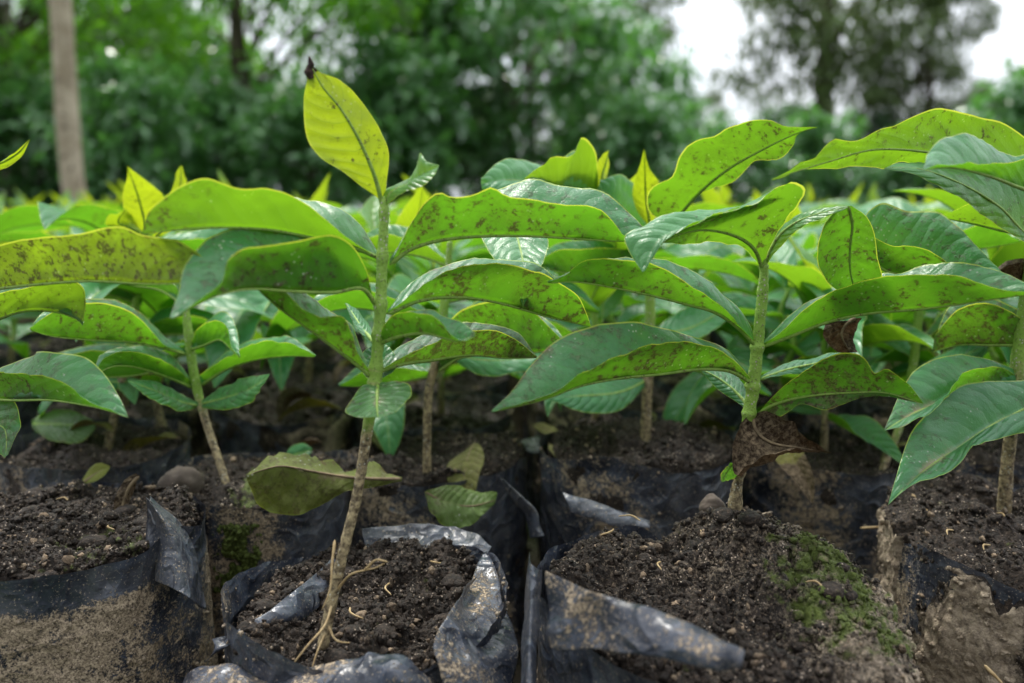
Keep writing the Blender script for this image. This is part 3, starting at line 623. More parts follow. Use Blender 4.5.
L(p2, [(755, 205), (700, 212), (655, 220), (625, 236), (628, 250), (642, 272)], [(764, 200), (725, 214), (690, 227), (660, 240), (642, 272)], [(781, 186), (750, 203), (715, 216), (690, 227), (665, 242), (645, 271)],
  d=(.305, .275), dA=.006, dB=0, up='top', dirt=.1, young=.1, rib=.0003, label='pale tip folded over in the light')
L(p2, [(766, 266), (774, 252), (785, 238), (800, 226), (820, 218), (846, 209)], [(765, 263), (772, 246), (782, 232), (798, 221), (820, 213), (847, 208)], [(764, 258), (770, 240), (780, 226), (798, 214), (822, 207), (848, 206)],
  d=(D2, .30), dA=-.003, dB=.003, up='top', young=.35, dirt=.1)
L(p2, [(836, 210), (826, 222), (820, 240), (818, 262), (826, 280), (848, 298), (862, 304)], [(848, 206), (852, 225), (850, 245), (850, 270), (855, 290), (862, 304)], [(852, 206), (866, 216), (874, 232), (877, 255), (882, 280), (874, 296), (862, 304)],
  d=(.302, .32), dA=-.003, dB=-.002, up='under', dirt=.5, rib=.0005)
L(p2, [(864, 232), (875, 238), (897, 246), (915, 244), (935, 251), (952, 264), (975, 270), (1002, 273)], [(860, 245), (885, 270), (920, 276), (958, 274), (1002, 274)], [(862, 222), (870, 210), (884, 203), (905, 212), (938, 213), (958, 227), (980, 250), (1002, 272)],
  d=(.345, .325), dA=-.012, dB=.012, dirt=.5, scar=.6)
L(p2, [(763, 344), (782, 331), (802, 312), (826, 296), (850, 285), (880, 277), (920, 275), (950, 274), (975, 281), (1000, 290), (1035, 292)], [(762, 347), (785, 338), (830, 321), (870, 313), (920, 309), (960, 304), (1000, 298), (1035, 294)],
  [(763, 341), (800, 306), (840, 287), (880, 273), (908, 271), (925, 266), (950, 264), (982, 266), (1010, 275), (1035, 288)], d=(D2, .275), dA=-.010, dB=.016, dirt=.55)
L(p2, [(757, 344), (736, 322), (713, 301), (690, 285), (665, 270), (640, 261), (602, 257), (580, 262), (566, 274), (548, 282)], [(758, 348), (738, 327), (715, 312), (690, 305), (650, 295), (610, 287), (578, 282), (548, 283)],
  [(757, 341), (746, 318), (726, 295), (702, 274), (675, 262), (650, 259), (600, 261), (548, 281)], d=(D2, .282), dA=-.008, dB=.014, dirt=.55)
L(p2, [(752, 381), (740, 366), (722, 352), (700, 344), (670, 341), (648, 344), (625, 354), (602, 368), (577, 376), (545, 396), (492, 412)], [(753, 384), (730, 371), (700, 369), (660, 374), (620, 378), (580, 386), (545, 399), (492, 412)],
  [(751, 379), (730, 352), (700, 338), (660, 327), (620, 323), (585, 329), (555, 341), (530, 366), (510, 393), (491, 411)], d=(D2, .255), dA=-.012, dB=.012, dirt=.75)
L(p2, [(749, 411), (735, 401), (716, 388), (700, 370)], [(750, 409), (738, 394), (720, 379), (701, 369)], [(750, 405), (744, 390), (732, 375), (713, 366), (700, 368)], d=(D2, .34), dA=0, dB=.01, up='top', dirt=.4)
L(p2, [(760, 411), (776, 393), (797, 375), (816, 362), (840, 352), (857, 352), (868, 360), (875, 372), (886, 368), (901, 378), (915, 392), (923, 403)],
  [(758, 414), (775, 404), (810, 396), (850, 393), (885, 393), (923, 404)], [(759, 415), (780, 417), (800, 405), (825, 409), (850, 399), (885, 396), (923, 404)], d=(D2, .285), dA=-.008, dB=-.004, up='under', dirt=.85)
L(p2, [(762, 379), (785, 374), (810, 373), (830, 363), (852, 358)], [(760, 379), (785, 370), (812, 364), (852, 357)], [(761, 376), (783, 363), (808, 358), (830, 353), (852, 356)], d=(D2, .345), dA=-.003, dB=.008, up='top', dirt=.3)
L(p2, [(756, 413), (766, 411), (782, 420), (800, 435), (815, 441), (831, 452)], [(752, 415), (757, 432), (772, 443), (800, 448), (831, 453)], [(748, 415), (738, 428), (733, 450), (736, 472), (752, 463), (775, 452), (800, 449), (831, 453)],
  d=(D2, .29), dA=-.006, dB=-.014, up='under', dirt=1.0, dead=0, wave=.003, ripple=.0012, name='withered_leaf', label='shrivelled dark brown leaf curled round the stem')
L(p2, [(738, 468), (725, 464), (718, 474), (722, 482)], [(742, 462), (732, 466), (726, 474), (722, 482)], [(742, 466), (741, 474), (733, 480), (722, 482)], d=(.31, .30), up='top', dirt=.6, wave=.002)
L(p2, [(850, 322), (832, 322), (826, 335), (838, 352), (858, 352)], [(856, 318), (846, 325), (842, 336), (850, 352)], [(862, 318), (860, 330), (856, 340), (858, 352)], d=(.335, .335), dA=0, dB=.004, up='top', dirt=.9, dead=0, wave=.003, name='withered_leaf', label='dangling dry brown leaf')

# 3: plant standing right of the frame edge, its leaves reach in
p3 = empty('coffee_seedling', P(1010, 515, .355)); tag(p3, 'dusty dark green coffee seedling at the right edge with a long scarred leaf hanging down', 'seedling', 'young coffee seedlings')
stem(p3, [(1004, 520, .36), (1006, 480, .358), (1012, 420, .355), (1018, 360, .352), (1026, 300, .35), (1036, 230, .345), (1042, 170, .34), (1044, 150, .34)], [.0032, .0028, .0027, .003, .0028, .0026, .002, .0012], bark=(1, 1, .8, .5, 0, 0, 0, 0))
L(p3, [(1040, 150), (1005, 123), (985, 118), (955, 111), (935, 108), (915, 115), (895, 127), (875, 131), (858, 140), (848, 141), (835, 139), (826, 147), (815, 159), (800, 165), (772, 179)],
  [(1042, 190), (1005, 172), (960, 158), (910, 150), (870, 150), (830, 161), (772, 179)], [(1042, 205), (1010, 190), (960, 178), (925, 168), (900, 163), (885, 168), (868, 165), (840, 167), (805, 171), (772, 180)],
  d=(.335, .285), dA=-.004, dB=.006, up='under', dirt=.45, young=.2)
L(p3, [(1045, 180), (1010, 172), (965, 166), (925, 165), (900, 162), (885, 168)][::1], [(1050, 250), (1024, 232), (1000, 207), (962, 184), (920, 169), (884, 168)], [(1055, 260), (1026, 243), (1000, 225), (955, 197), (915, 176), (884, 169)],
  d=(.33, .29), dA=.012, dB=-.003, up='top', dirt=.6, young=.25)
L(p3, [(1050, 148), (1028, 157), (1005, 163), (970, 163), (945, 164), (924, 170)], [(1050, 195), (1024, 189), (990, 176), (950, 167), (924, 170)], [(1050, 142), (1020, 155), (1002, 151), (982, 139), (960, 136), (942, 139), (930, 150), (923, 169)],
  d=(.30, .255), dA=-.006, dB=.014, dirt=.25, label='pale leaf catching the sky light')
L(p3, [(1045, 190), (1000, 196), (970, 204), (938, 217)], [(1045, 235), (1010, 232), (975, 224), (938, 217)], [(1045, 200), (1000, 204), (970, 210), (938, 217)], d=(.35, .36), dB=.02, dirt=.4, young=.2)
L(p3, [(1019, 377), (1000, 367), (977, 366), (964, 372), (957, 382), (948, 398), (936, 411), (910, 423), (884, 431)], [(1020, 382), (1000, 383), (978, 383), (958, 390), (936, 403), (910, 415), (884, 431)],
  [(1018, 372), (995, 361), (960, 355), (930, 361), (910, 375), (896, 402), (884, 430)], d=(.352, .30), dA=-.010, dB=.010, dirt=.5, scar=.75)
L(p3, [(1060, 432), (1024, 433), (998, 440), (975, 448), (958, 466), (940, 478), (915, 483), (900, 495), (888, 505)], [(1060, 395), (1024, 409), (990, 426), (960, 446), (930, 466), (905, 488), (888, 505)],
  [(1060, 372), (1024, 380), (990, 381), (960, 386), (940, 400), (925, 415), (911, 432), (902, 456), (895, 480), (888, 505)], d=(.345, .285), dA=-.010, dB=.010, up='top', dirt=.5, scar=.72, label='long dark hanging leaf with a tan scar along the midrib')
L(p3, [(1024, 320), (1000, 306), (975, 303), (955, 312), (935, 335)], [(1026, 345), (990, 345), (960, 345), (932, 352)], [(1024, 312), (985, 296), (950, 305), (932, 350)], d=(.35, .37), dirt=.8)
L(p3, [(1024, 262), (1005, 266), (990, 275), (975, 285)], [(1026, 285), (1005, 285), (990, 285), (975, 285)], [(1024, 258), (1005, 262), (990, 272), (975, 285)], d=(.35, .36), dirt=.9, dead=0)

# 0: plant standing left of the frame edge
p0 = empty('coffee_seedling', P(-75, 520, .335)); tag(p0, 'coffee seedling rooted past the left edge whose grimy yellow-green leaf spans the upper left', 'seedling', 'young coffee seedlings')
stem(p0, [(-75, 525, .335), (-78, 430, .33), (-84, 340, .32), (-88, 260, .31), (-90, 170, .30)], [.003, .0028, .0028, .0024, .0012], bark=(1, .8, .2, 0, 0))
L(p0, [(-86, 300), (-55, 272), (-22, 254), (10, 242), (42, 237), (75, 235), (108, 227), (125, 228), (142, 235), (165, 238), (183, 242), (203, 258), (212, 277)],
  [(-87, 306), (-40, 294), (30, 285), (90, 281), (150, 284), (212, 282)], [(-87, 298), (-40, 258), (30, 246), (90, 243), (150, 247), (213, 277)], d=(.30, .245), dA=-.008, dB=.02, dirt=.72, young=.5, label='broad yellow-green leaf seen from below, mottled with grime')
L(p0, [(-84, 315), (-20, 298), (30, 287), (60, 280), (80, 284), (86, 300), (83, 322)], [(-84, 340), (-30, 330), (20, 312), (55, 312), (78, 320), (83, 326)], [(-84, 312), (-20, 292), (30, 282), (60, 278), (84, 322)], d=(.32, .285), dirt=.6, young=.3)
L(p0, [(-82, 375), (-40, 374), (0, 373), (35, 375), (62, 383), (90, 400), (110, 409), (129, 418)], [(-82, 395), (-30, 397), (10, 400), (50, 400), (85, 405), (110, 411), (129, 418)],
  [(-82, 375), (-40, 372), (0, 368), (35, 355), (60, 353), (85, 357), (104, 373), (119, 396), (128, 417)], d=(.325, .255), dA=-.008, dB=.014, dirt=.62)
L(p0, [(-88, 175), (-40, 166), (0, 160), (18, 150), (30, 139)], [(-88, 180), (-40, 174), (0, 163), (18, 153), (30, 139)], [(-88, 185), (-40, 180), (5, 167), (22, 156), (30, 139)], d=(.30, .29), dA=-.002, dB=.002, up='under', young=.7, dirt=.2, name='young_leaf')
L(p0, [(-78, 450), (-30, 420), (0, 398), (16, 402), (20, 425), (8, 455)], [(-78, 455), (-30, 440), (-5, 425), (5, 430), (6, 456)], [(-78, 460), (-30, 455), (-10, 450), (5, 458)], d=(.32, .29), dA=0, dB=0, up='top', dirt=1., name='withered_leaf')

# second-row plants with traced leaves
pE = empty('coffee_seedling', P(236, 535, .385)); tag(pE, 'small coffee seedling with a mossy stem base between the two leftmost front bags', 'seedling', 'young coffee seedlings')
stem(pE, [(240, 560, .372), (236, 530, .378), (225, 480, .39), (207, 425, .40), (195, 380, .405), (188, 330, .405), (184, 290, .405)], [.0022, .002, .002, .002, .0024, .0024, .0012], bark=(1, 1, 1, .8, .2, 0, 0))
L(pE, [(192, 382), (175, 368), (150, 355), (125, 352), (105, 358), (95, 372)], [(193, 388), (170, 378), (140, 368), (115, 366), (95, 374)], [(192, 380), (172, 358), (148, 348), (120, 347), (100, 355), (94, 373)], d=(.405, .35), dA=-.006, dB=.014)
L(pE, [(196, 408), (180, 412), (165, 407), (140, 392), (128, 382)], [(198, 406), (178, 401), (160, 393), (140, 385), (128, 381)], [(198, 402), (180, 392), (160, 384), (140, 380), (128, 380)], d=(.40, .36), up='top', dirt=.6)
L(pE, [(202, 408), (230, 410), (250, 402), (268, 378)], [(202, 404), (225, 398), (248, 390), (269, 376)], [(202, 400), (220, 388), (245, 378), (270, 374)], d=(.40, .36), up='top', dirt=.5)
L(pE, [(190, 345), (196, 330), (215, 320), (228, 325), (232, 345), (240, 357)], [(190, 350), (205, 345), (220, 340), (232, 350), (240, 358)], [(190, 345), (205, 325), (225, 312), (235, 325), (240, 356)], d=(.405, .37), dirt=.3)
L(pE, [(200, 375), (225, 358), (255, 345), (290, 342), (315, 355)], [(202, 385), (225, 370), (255, 360), (290, 356), (315, 357)], [(200, 375), (225, 352), (255, 338), (290, 337), (316, 355)], d=(.405, .37), dirt=.4)
L(pE, [(186, 352), (165, 345), (140, 318), (115, 305), (85, 304), (50, 312), (30, 328)], [(188, 355), (165, 348), (130, 342), (90, 340), (50, 336), (30, 330)], [(186, 350), (165, 338), (140, 312), (115, 300), (85, 299), (50, 307), (30, 328)], d=(.405, .34), dirt=.6)
L(pE, [(186, 345), (150, 352), (90, 352), (50, 362), (20, 372)], [(187, 348), (150, 372), (90, 378), (40, 378), (20, 374)], [(186, 342), (150, 345), (90, 345), (50, 355), (20, 372)], d=(.405, .42), dirt=.4)
L(pE, [(182, 300), (165, 275), (140, 262), (115, 262), (95, 275)], [(184, 305), (160, 290), (130, 285), (95, 277)], [(182, 300), (165, 268), (140, 255), (110, 256), (94, 275)], d=(.405, .44), dirt=.3)
L(pE, [(184, 305), (180, 292), (186, 275), (200, 262), (215, 256)], [(186, 306), (196, 292), (205, 278), (215, 256)], [(188, 306), (204, 300), (212, 282), (216, 257)], d=(.405, .42), up='top', young=.2)

pF = empty('coffee_seedling', P(428, 492, .41)); tag(pF, 'coffee seedling on a brown stem with a shiny heart-shaped leaf end hanging forward', 'seedling', 'young coffee seedlings')
stem(pF, [(428, 500, .41), (427, 450, .41), (429, 390, .41), (436, 360, .41), (445, 300, .41), (450, 240, .41)], [.0026, .0022, .0022, .0026, .0024, .0014], bark=(1, 1, 1, .5, 0, 0))
L(pF, [(482, 222), (480, 235), (492, 257), (510, 276), (520, 290), (523, 307)], [(510, 215), (518, 240), (524, 270), (523, 307)], [(535, 222), (548, 238), (547, 252), (541, 268), (530, 286), (523, 307)], d=(.36, .30), dA=-.004, dB=-.004, up='top', dirt=.15, young=.1)
L(pF, [(440, 368), (440, 340), (455, 315), (480, 303), (505, 301), (532, 311), (555, 331), (568, 347)], [(438, 372), (460, 358), (495, 353), (530, 353), (568, 348)], [(438, 365), (450, 330), (480, 298), (510, 298), (550, 322), (568, 345)], d=(.41, .34), dA=-.008, dB=.02, dirt=.62)
L(pF, [(430, 372), (400, 368), (365, 372), (340, 385)], [(430, 376), (400, 382), (365, 386), (340, 386)], [(430, 370), (400, 360), (365, 362), (338, 384)], d=(.41, .40), dirt=.5)
L(pF, [(440, 325), (400, 300), (350, 290), (320, 300), (300, 318)], [(440, 328), (400, 316), (350, 308), (300, 320)], [(440, 322), (400, 290), (350, 282), (320, 292), (300, 316)], d=(.41, .39), dirt=.4)
L(pF, [(448, 300), (480, 285), (530, 282), (570, 292), (600, 312)], [(446, 302), (480, 296), (530, 300), (600, 314)], [(446, 298), (480, 275), (530, 272), (575, 284), (600, 310)], d=(.41, .43), dirt=.3)
L(pF, [(446, 355), (480, 375), (530, 372), (560, 362), (590, 345)], [(444, 352), (480, 360), (530, 358), (590, 344)], [(444, 350), (480, 348), (530, 346), (590, 343)], d=(.41, .45), up='top', dirt=.3)
L(pF, [(448, 262), (420, 240), (380, 235), (350, 250)], [(448, 266), (420, 256), (380, 252), (350, 252)], [(448, 260), (420, 232), (380, 226), (350, 248)], d=(.41, .44), young=.2, dirt=.2)

pG = empty('coffee_seedling', P(645, 462, .45)); tag(pG, 'coffee seedling on a bare brown stem, standing in the gap between the two largest seedlings', 'seedling', 'young coffee seedlings')
stem(pG, [(644, 465, .45), (646, 420, .45), (648, 375, .45), (650, 320, .45), (650, 260, .45), (652, 220, .45)], [.0034, .003, .003, .003, .0026, .0016], bark=(1, 1, 1, .4, 0, 0))
roots(pG, [[(646, 450, .45), (638, 458, .445), (628, 466, .44), (614, 468, .438)], [(650, 455, .45), (655, 465, .444), (652, 474, .44)]], r=.0008)
L(pG, [(672, 224), (650, 214), (647, 198), (656, 185), (672, 177), (680, 155), (692, 142), (715, 137), (737, 125), (760, 120), (790, 126), (817, 127)], [(670, 226), (700, 192), (730, 168), (762, 150), (795, 134), (817, 127)],
  [(672, 226), (688, 206), (706, 192), (735, 180), (755, 162), (780, 159), (793, 146), (798, 134), (817, 128)], d=(.40, .33), dA=-.002, dB=.002, up='under', dirt=.55, young=.1)
L(pG, [(648, 226), (636, 208), (632, 188), (638, 168), (644, 149)], [(650, 226), (646, 200), (645, 175), (644, 149)], [(653, 224), (660, 205), (659, 182), (651, 166), (644, 149)], d=(.44, .42), dA=-.004, dB=-.004, up='under', young=.9, dirt=.35, name='young_leaf')
L(pG, [(598, 190), (598, 168), (594, 148), (584, 138), (578, 150), (566, 157), (555, 157), (541, 167), (524, 179)], [(598, 192), (570, 190), (545, 184), (524, 180)], [(598, 186), (590, 160), (576, 150), (560, 160), (524, 179)], d=(.43, .38), up='under', dA=-.004, dirt=.1, young=.3)
L(pG, [(575, 200), (545, 195), (510, 192), (482, 190)], [(575, 196), (545, 186), (510, 180), (481, 184)], [(575, 192), (555, 172), (525, 160), (500, 162), (481, 178)], d=(.44, .40), up='top', dirt=.05)
L(pG, [(596, 190), (596, 170), (602, 158), (609, 150)], [(600, 192), (602, 175), (606, 162), (609, 150)], [(604, 190), (607, 175), (610, 160), (609, 150)], d=(.43, .43), up='under', young=1., name='young_leaf', dirt=.1)
L(pG, [(645, 240), (620, 225), (600, 205), (598, 190)], [(648, 238), (630, 215), (610, 196), (598, 188)], [(650, 236), (642, 200), (622, 175), (600, 180)], d=(.45, .42), up='top', dirt=.05)
L(pG, [(640, 250), (600, 248), (560, 250), (535, 262)], [(642, 258), (600, 272), (560, 272), (535, 264)], [(640, 250), (600, 240), (560, 242), (535, 260)], d=(.45, .40), dirt=.3)
L(pG, [(654, 335), (690, 340), (720, 325), (740, 300)], [(654, 335), (690, 328), (715, 315), (740, 300)], [(654, 330), (680, 310), (710, 300), (740, 298)], d=(.45, .47), up='top', dirt=.2)
L(pG, [(646, 385), (620, 410), (580, 412), (550, 400)], [(648, 380), (620, 392), (580, 396), (550, 398)], [(648, 378), (620, 378), (580, 380), (548, 396)], d=(.45, .41), up='top', dirt=.3)
L(pG, [(654, 345), (700, 360), (735, 372), (770, 395)], [(652, 350), (700, 372), (735, 385), (770, 396)], [(654, 340), (700, 350), (740, 362), (772, 394)], d=(.45, .44), dirt=.6)

pH = empty('coffee_seedling', P(872, 530, .42)); tag(pH, 'coffee seedling with a pale green stem behind the long arching leaf on the right', 'seedling', 'young coffee seedlings')
stem(pH, [(874, 530, .42), (880, 480, .43), (905, 410, .44), (915, 350, .445), (920, 290, .45), (922, 240, .45)], [.002, .002, .0022, .0026, .0024, .0012], bark=(1, .9, .3, 0, 0, 0))
L(pH, [(918, 360), (890, 345), (865, 330), (850, 310)], [(918, 362), (890, 340), (868, 318), (850, 308)], [(918, 355), (895, 325), (872, 308), (850, 306)], d=(.445, .46), up='top', dirt=.2)
L(pH, [(922, 345), (945, 322), (965, 308), (990, 305), (1010, 315)], [(920, 350), (945, 345), (975, 340), (1010, 318)], [(920, 340), (945, 310), (968, 298), (995, 298), (1011, 312)], d=(.445, .40), dirt=.8)
L(pH, [(920, 300), (890, 290), (860, 288), (840, 300)], [(918, 305), (890, 310), (860, 312), (838, 302)], [(920, 298), (890, 280), (860, 278), (838, 298)], d=(.45, .44), dirt=.3)
L(pH, [(922, 260), (950, 235), (985, 225), (1020, 240)], [(922, 262), (950, 250), (985, 248), (1020, 242)], [(922, 256), (950, 225), (985, 214), (1022, 236)], d=(.45, .42), up='top', dirt=.1)
L(pH, [(922, 370), (950, 372), (975, 360), (990, 345)], [(920, 370), (950, 362), (972, 352), (992, 343)], [(920, 366), (945, 352), (970, 342), (992, 341)], d=(.44, .47), up='top', dirt=.3)

# ------------------------------------------------------------------ generic seedlings in the rows behind
def proto_leaf(name, length, width, arch, fold, droop, seed, **kw):
    nv = 22; v = np.linspace(0, 1, nv); w = np.sin(np.pi*np.clip((v-.06)/.94, 0, 1)**.85)**.9*width/2*(1-.25*v); w[v < .06] = width*.01
    angs = arch+(-droop-arch)*v**1.1; ds = length/(nv-1); x = np.r_[0, np.cumsum(np.cos(angs[:-1])*ds)]; z = np.r_[0, np.cumsum(np.sin(angs[:-1])*ds)]
    M = np.stack([x, .006*np.sin(v*4+seed), z], 1); nx, nz = -np.sin(angs), np.cos(angs)
    f = fold+.25*np.sin(v*7+seed)
    A = M+np.stack([nx*w*np.sin(f), w*np.cos(f), nz*w*np.sin(f)], 1); f = fold+.25*np.sin(v*6+seed*2)
    B = M+np.stack([nx*w*np.sin(f), -w*np.cos(f), nz*w*np.sin(f)], 1)
    return blade_mesh(name, A, M, B, up=(.1, 0, 1), nu=4, nv=nv, seed=seed, rib=.0006, **kw)
PL = [proto_leaf('leaf', .105, .044, R_(35), .55, R_(25), 1, dirt=.45), proto_leaf('leaf', .12, .048, R_(50), .35, R_(50), 2, dirt=.3), proto_leaf('leaf', .095, .042, R_(20), .7, R_(15), 3, dirt=.5),
      proto_leaf('leaf', .11, .05, R_(30), .25, R_(60), 4, dirt=.2), proto_leaf('leaf', .10, .04, R_(60), .5, R_(5), 5, dirt=.3, young=.2)]
PY = [proto_leaf('young_leaf', .055, .02, R_(80), .5, R_(-75), 11, dirt=.1, young=.9), proto_leaf('young_leaf', .07, .026, R_(75), .6, R_(-55), 12, dirt=.1, young=.7)]
PD = [proto_leaf('blade', .09, .04, R_(15), .2, R_(40), 21, dirt=1., aged=.9), proto_leaf('blade', .08, .045, R_(20), .9, R_(60), 22, dirt=1., dead=0), proto_leaf('blade', .09, .035, R_(25), .5, R_(45), 23, dirt=.9, dead=.4, aged=1.)]
def proto_stem(h, seed):
    r = random.Random(seed); pts = [(0, 0, -.01)]
    for k in range(1, 6): pts.append((r.uniform(-.006, .006), r.uniform(-.006, .006), h*k/5))
    V, Fq = tube(pts, [.0028, .0024, .0024, .0024, .0022, .0014], n=8, k=26, rough=.12, seed=seed)
    me = mesh('stem', V, Fq, attrs={'bark': np.clip(1.3-V[:, 2]/h*2.4, 0, 1)}); me.materials.append(M_STEM); return me, pts
PS = [proto_stem(.10, 1), proto_stem(.112, 2), proto_stem(.09, 3)]
def seedling(x, y, z, seed, label, scale=1):
    r = random.Random(seed); root = empty('coffee_seedling', (x, y, z), r.uniform(0, 6.28)); root.scale = (scale,)*3
    tag(root, label, 'seedling', 'young coffee seedlings')
    me, pts = PS[seed % 3]; link('stem', me, root); h = pts[-1][2]; a0 = r.uniform(0, 3)
    nn = 5
    for k in range(nn):
        hh = h*(.24+.72*k/(nn-1)); sc_ = [.75, .95, 1.08, 1.08, .85][k]*r.uniform(.85, 1.1)
        for s in (0, 1):
            if r.random() < .08: continue
            o = link('leaf', r.choice(PL), root); o.location = (0, 0, hh); o.scale = (sc_,)*3
            o.rotation_euler = (r.uniform(-.25, .25), r.uniform(-.1, .35), a0+k*1.57+s*math.pi+r.uniform(-.3, .3))
    for s in range(r.choice((0, 0, 1, 1, 2))):
        o = link('young_leaf', r.choice(PY), root); o.location = (0, 0, h); o.rotation_euler = (r.uniform(-.2, .2), r.uniform(-.1, .3), a0+s*math.pi+.6)
    return root
ORD = ['first', 'second', 'third', 'fourth', 'fifth', 'sixth', 'seventh', 'eighth', 'ninth', 'tenth', 'eleventh', 'twelfth', 'thirteenth', 'fourteenth', 'fifteenth', 'sixteenth', 'seventeenth', 'eighteenth', 'nineteenth', 'twentieth']
# bag copies
def bag_proto(seed):
    b = bag('grow_bag', 'x', 0, 50+seed, .054, 0, nt=90, ns=50, ncr=350, seed=40+seed, cs=(.0012, .003), mound=lambda x, y: .003*fbm(np.stack([x*35, y*35, 0*x], -1), 2, seed), mudf=lambda t, z: .15+.35*np.sin(3*t+seed), rimf=lambda t: .004+.003*np.sin(2*t+seed))
    out = []
    for c in list(b.children):
        m = c.data; m.transform(Matrix.Translation(-Vector((0, 50+seed, 0)))); out.append((c.name.split('.')[0], m)); bpy.data.objects.remove(c)
    bpy.data.objects.remove(b); return out
BP = [bag_proto(s) for s in range(3)]
rr = random.Random(5); row = 0; Yr = .585; seed = 200
while Yr < 2.35:
    half = (Yr*CP+.03)*512/F+.03; xs = np.arange(-half-(.06 if row % 2 else 0), half+.08, .122)
    for k, x in enumerate(xs):
        xx = x+rr.uniform(-.012, .012); yy = Yr+rr.uniform(-.012, .012); zz = rr.uniform(-.012, .004); seed += 1
        if row < 4: lab = f'coffee seedling in the {ORD[row+2]} row of bags back, {ORD[k]} from the left side'
        else: lab = 'blurred coffee seedling far back among the crowded rows of the nursery'
        seedling(xx, yy, zz, seed, lab, rr.uniform(.96, 1.18))
        if row < 6:
            root = empty('grow_bag', (xx, yy, zz), rr.uniform(0, 6.28))
            tag(root, (f'black soil-filled plant bag in the {ORD[row+2]} row back, {ORD[k]} from the left side' if row < 3 else 'dim black plant bag under the leaves in the back rows of the nursery'), 'plant bag', 'soil-filled plant bags')
            for nm, m in BP[seed % 3]: link(nm, m, root)
    Yr += .108 if row < 8 else .13; row += 1
# seedlings of second-row side bags
seedling(pxy(985, .478), .48, 0, 991, 'coffee seedling in the second row behind the dusty one at the right edge', .95)
pK = empty('coffee_seedling', P(108, 452, .47)); tag(pK, 'coffee seedling in the second row behind the spiked bag, its top leaves upright and yellow', 'seedling', 'young coffee seedlings')
stem(pK, [(105, 460, .47), (118, 400, .47), (132, 330, .47), (142, 260, .47), (146, 228, .47)], [.0026, .0024, .0026, .0024, .0014], bark=(1, 1, .4, 0, 0))
L(pK, [(144, 232), (126, 215), (123, 195), (128, 180), (127, 166)], [(148, 234), (142, 210), (136, 190), (127, 166)], [(152, 232), (168, 212), (162, 196), (145, 180), (127, 166)], d=(.47, .45), up='under', dA=-.003, dB=-.003, young=1., dirt=.2, name='young_leaf')
L(pK, [(142, 236), (122, 228), (106, 225), (108, 216), (118, 214), (126, 208)], [(144, 236), (130, 228), (118, 222), (126, 208)], [(148, 232), (140, 220), (130, 214), (126, 208)], d=(.47, .44), up='under', young=.7, dirt=.2)
L(pK, [(152, 236), (165, 215), (172, 196), (175, 174), (180, 166)], [(155, 238), (172, 215), (179, 192), (181, 166)], [(160, 238), (184, 215), (187, 192), (182, 166)], d=(.47, .46), up='under', young=.9, dirt=.1, name='young_leaf')
L(pK, [(142, 300), (110, 280), (70, 275), (30, 290)], [(142, 305), (110, 295), (70, 292), (30, 292)], [(142, 298), (110, 270), (70, 264), (30, 288)], d=(.47, .46), dirt=.4)
L(pK, [(138, 340), (160, 320), (200, 318), (240, 335)], [(138, 345), (160, 335), (200, 335), (240, 337)], [(138, 336), (160, 310), (200, 308), (240, 333)], d=(.47, .48), dirt=.4)
L(pK, [(148, 245), (190, 240), (230, 236), (262, 250)], [(148, 248), (190, 255), (230, 256), (262, 252)], [(148, 242), (190, 230), (230, 226), (263, 248)], d=(.47, .49), up='top', dirt=.1)
L(pK, [(128, 385), (100, 395), (65, 395), (40, 415)], [(128, 382), (100, 382), (65, 384), (38, 412)], [(128, 378), (100, 368), (65, 370), (38, 408)], d=(.47, .45), up='top', dirt=.4)
seedling(pxy(828, .47), .475, -.006, 995, 'coffee seedling in the shaded bag behind the mossy heap', .9)

for k_, (px_, Y_, lab) in enumerate([(392, .495, 'leafy coffee seedling half hidden behind the heart-shaped leaf, left of centre'), (590, .495, 'leafy coffee seedling behind the bare brown stem in the middle gap'), (785, .51, 'leafy coffee seedling filling the gap right of the sturdy plant'),
        (165, .505, 'leafy coffee seedling behind the small one with the mossy base'), (935, .52, 'leafy coffee seedling behind the pale green stem at the right')]):
    seedling(pxy(px_, Y_), Y_, .002, 1200+k_*7, lab, .98)
# ------------------------------------------------------------------ litter
def litter(label, A, M, B, d, mat=None, **kw):
    r = empty('fallen_leaf', P(M[len(M)//2][0], M[len(M)//2][1], d[0])); tag(r, label, 'leaf', 'fallen leaves')
    L(r, A, M, B, d=d, name='blade', **kw)
litter('large yellowing fallen leaf bridging the bags beside the slender stem', [(402, 477), (370, 471), (330, 466), (290, 460), (264, 460), (247, 474)], [(402, 479), (350, 477), (312, 471), (282, 466), (262, 470), (247, 476)],
       [(402, 481), (375, 486), (345, 492), (320, 506), (292, 516), (260, 507), (247, 480)], (.345, .335), dA=.020, dB=-.004, up='top', young=.3, wave=.004, ripple=.0012, aged=.8, dirt=.8, scar=.4)
litter('dull green fallen leaf lying on soil behind the slumped bag', [(425, 495), (432, 512), (450, 528), (470, 522), (494, 505)], [(425, 492), (445, 502), (470, 506), (496, 500)], [(427, 490), (445, 487), (472, 487), (497, 492)], (.372, .385), dA=-.01, dB=.01, up='top', wave=.003, aged=0.6, dirt=.8)
litter('curled brown dead leaf standing beside the film spike', [(136, 473), (124, 480), (115, 500), (117, 525), (128, 548), (142, 552)], [(139, 476), (128, 490), (122, 510), (126, 530), (142, 552)], [(140, 474), (136, 492), (128, 508), (138, 525), (146, 550)], (.35, .335), dA=0, dB=.006, up='top', dead=0, dirt=1., wave=.002)
litter('small yellow fallen leaf on the dark soil at the left', [(82, 480), (88, 470), (98, 464), (110, 466)], [(84, 482), (92, 476), (102, 470), (110, 467)], [(84, 484), (96, 482), (105, 476), (110, 468)], (.40, .41), dA=.004, dB=-.004, up='top', young=.9, aged=.85, dirt=.5)
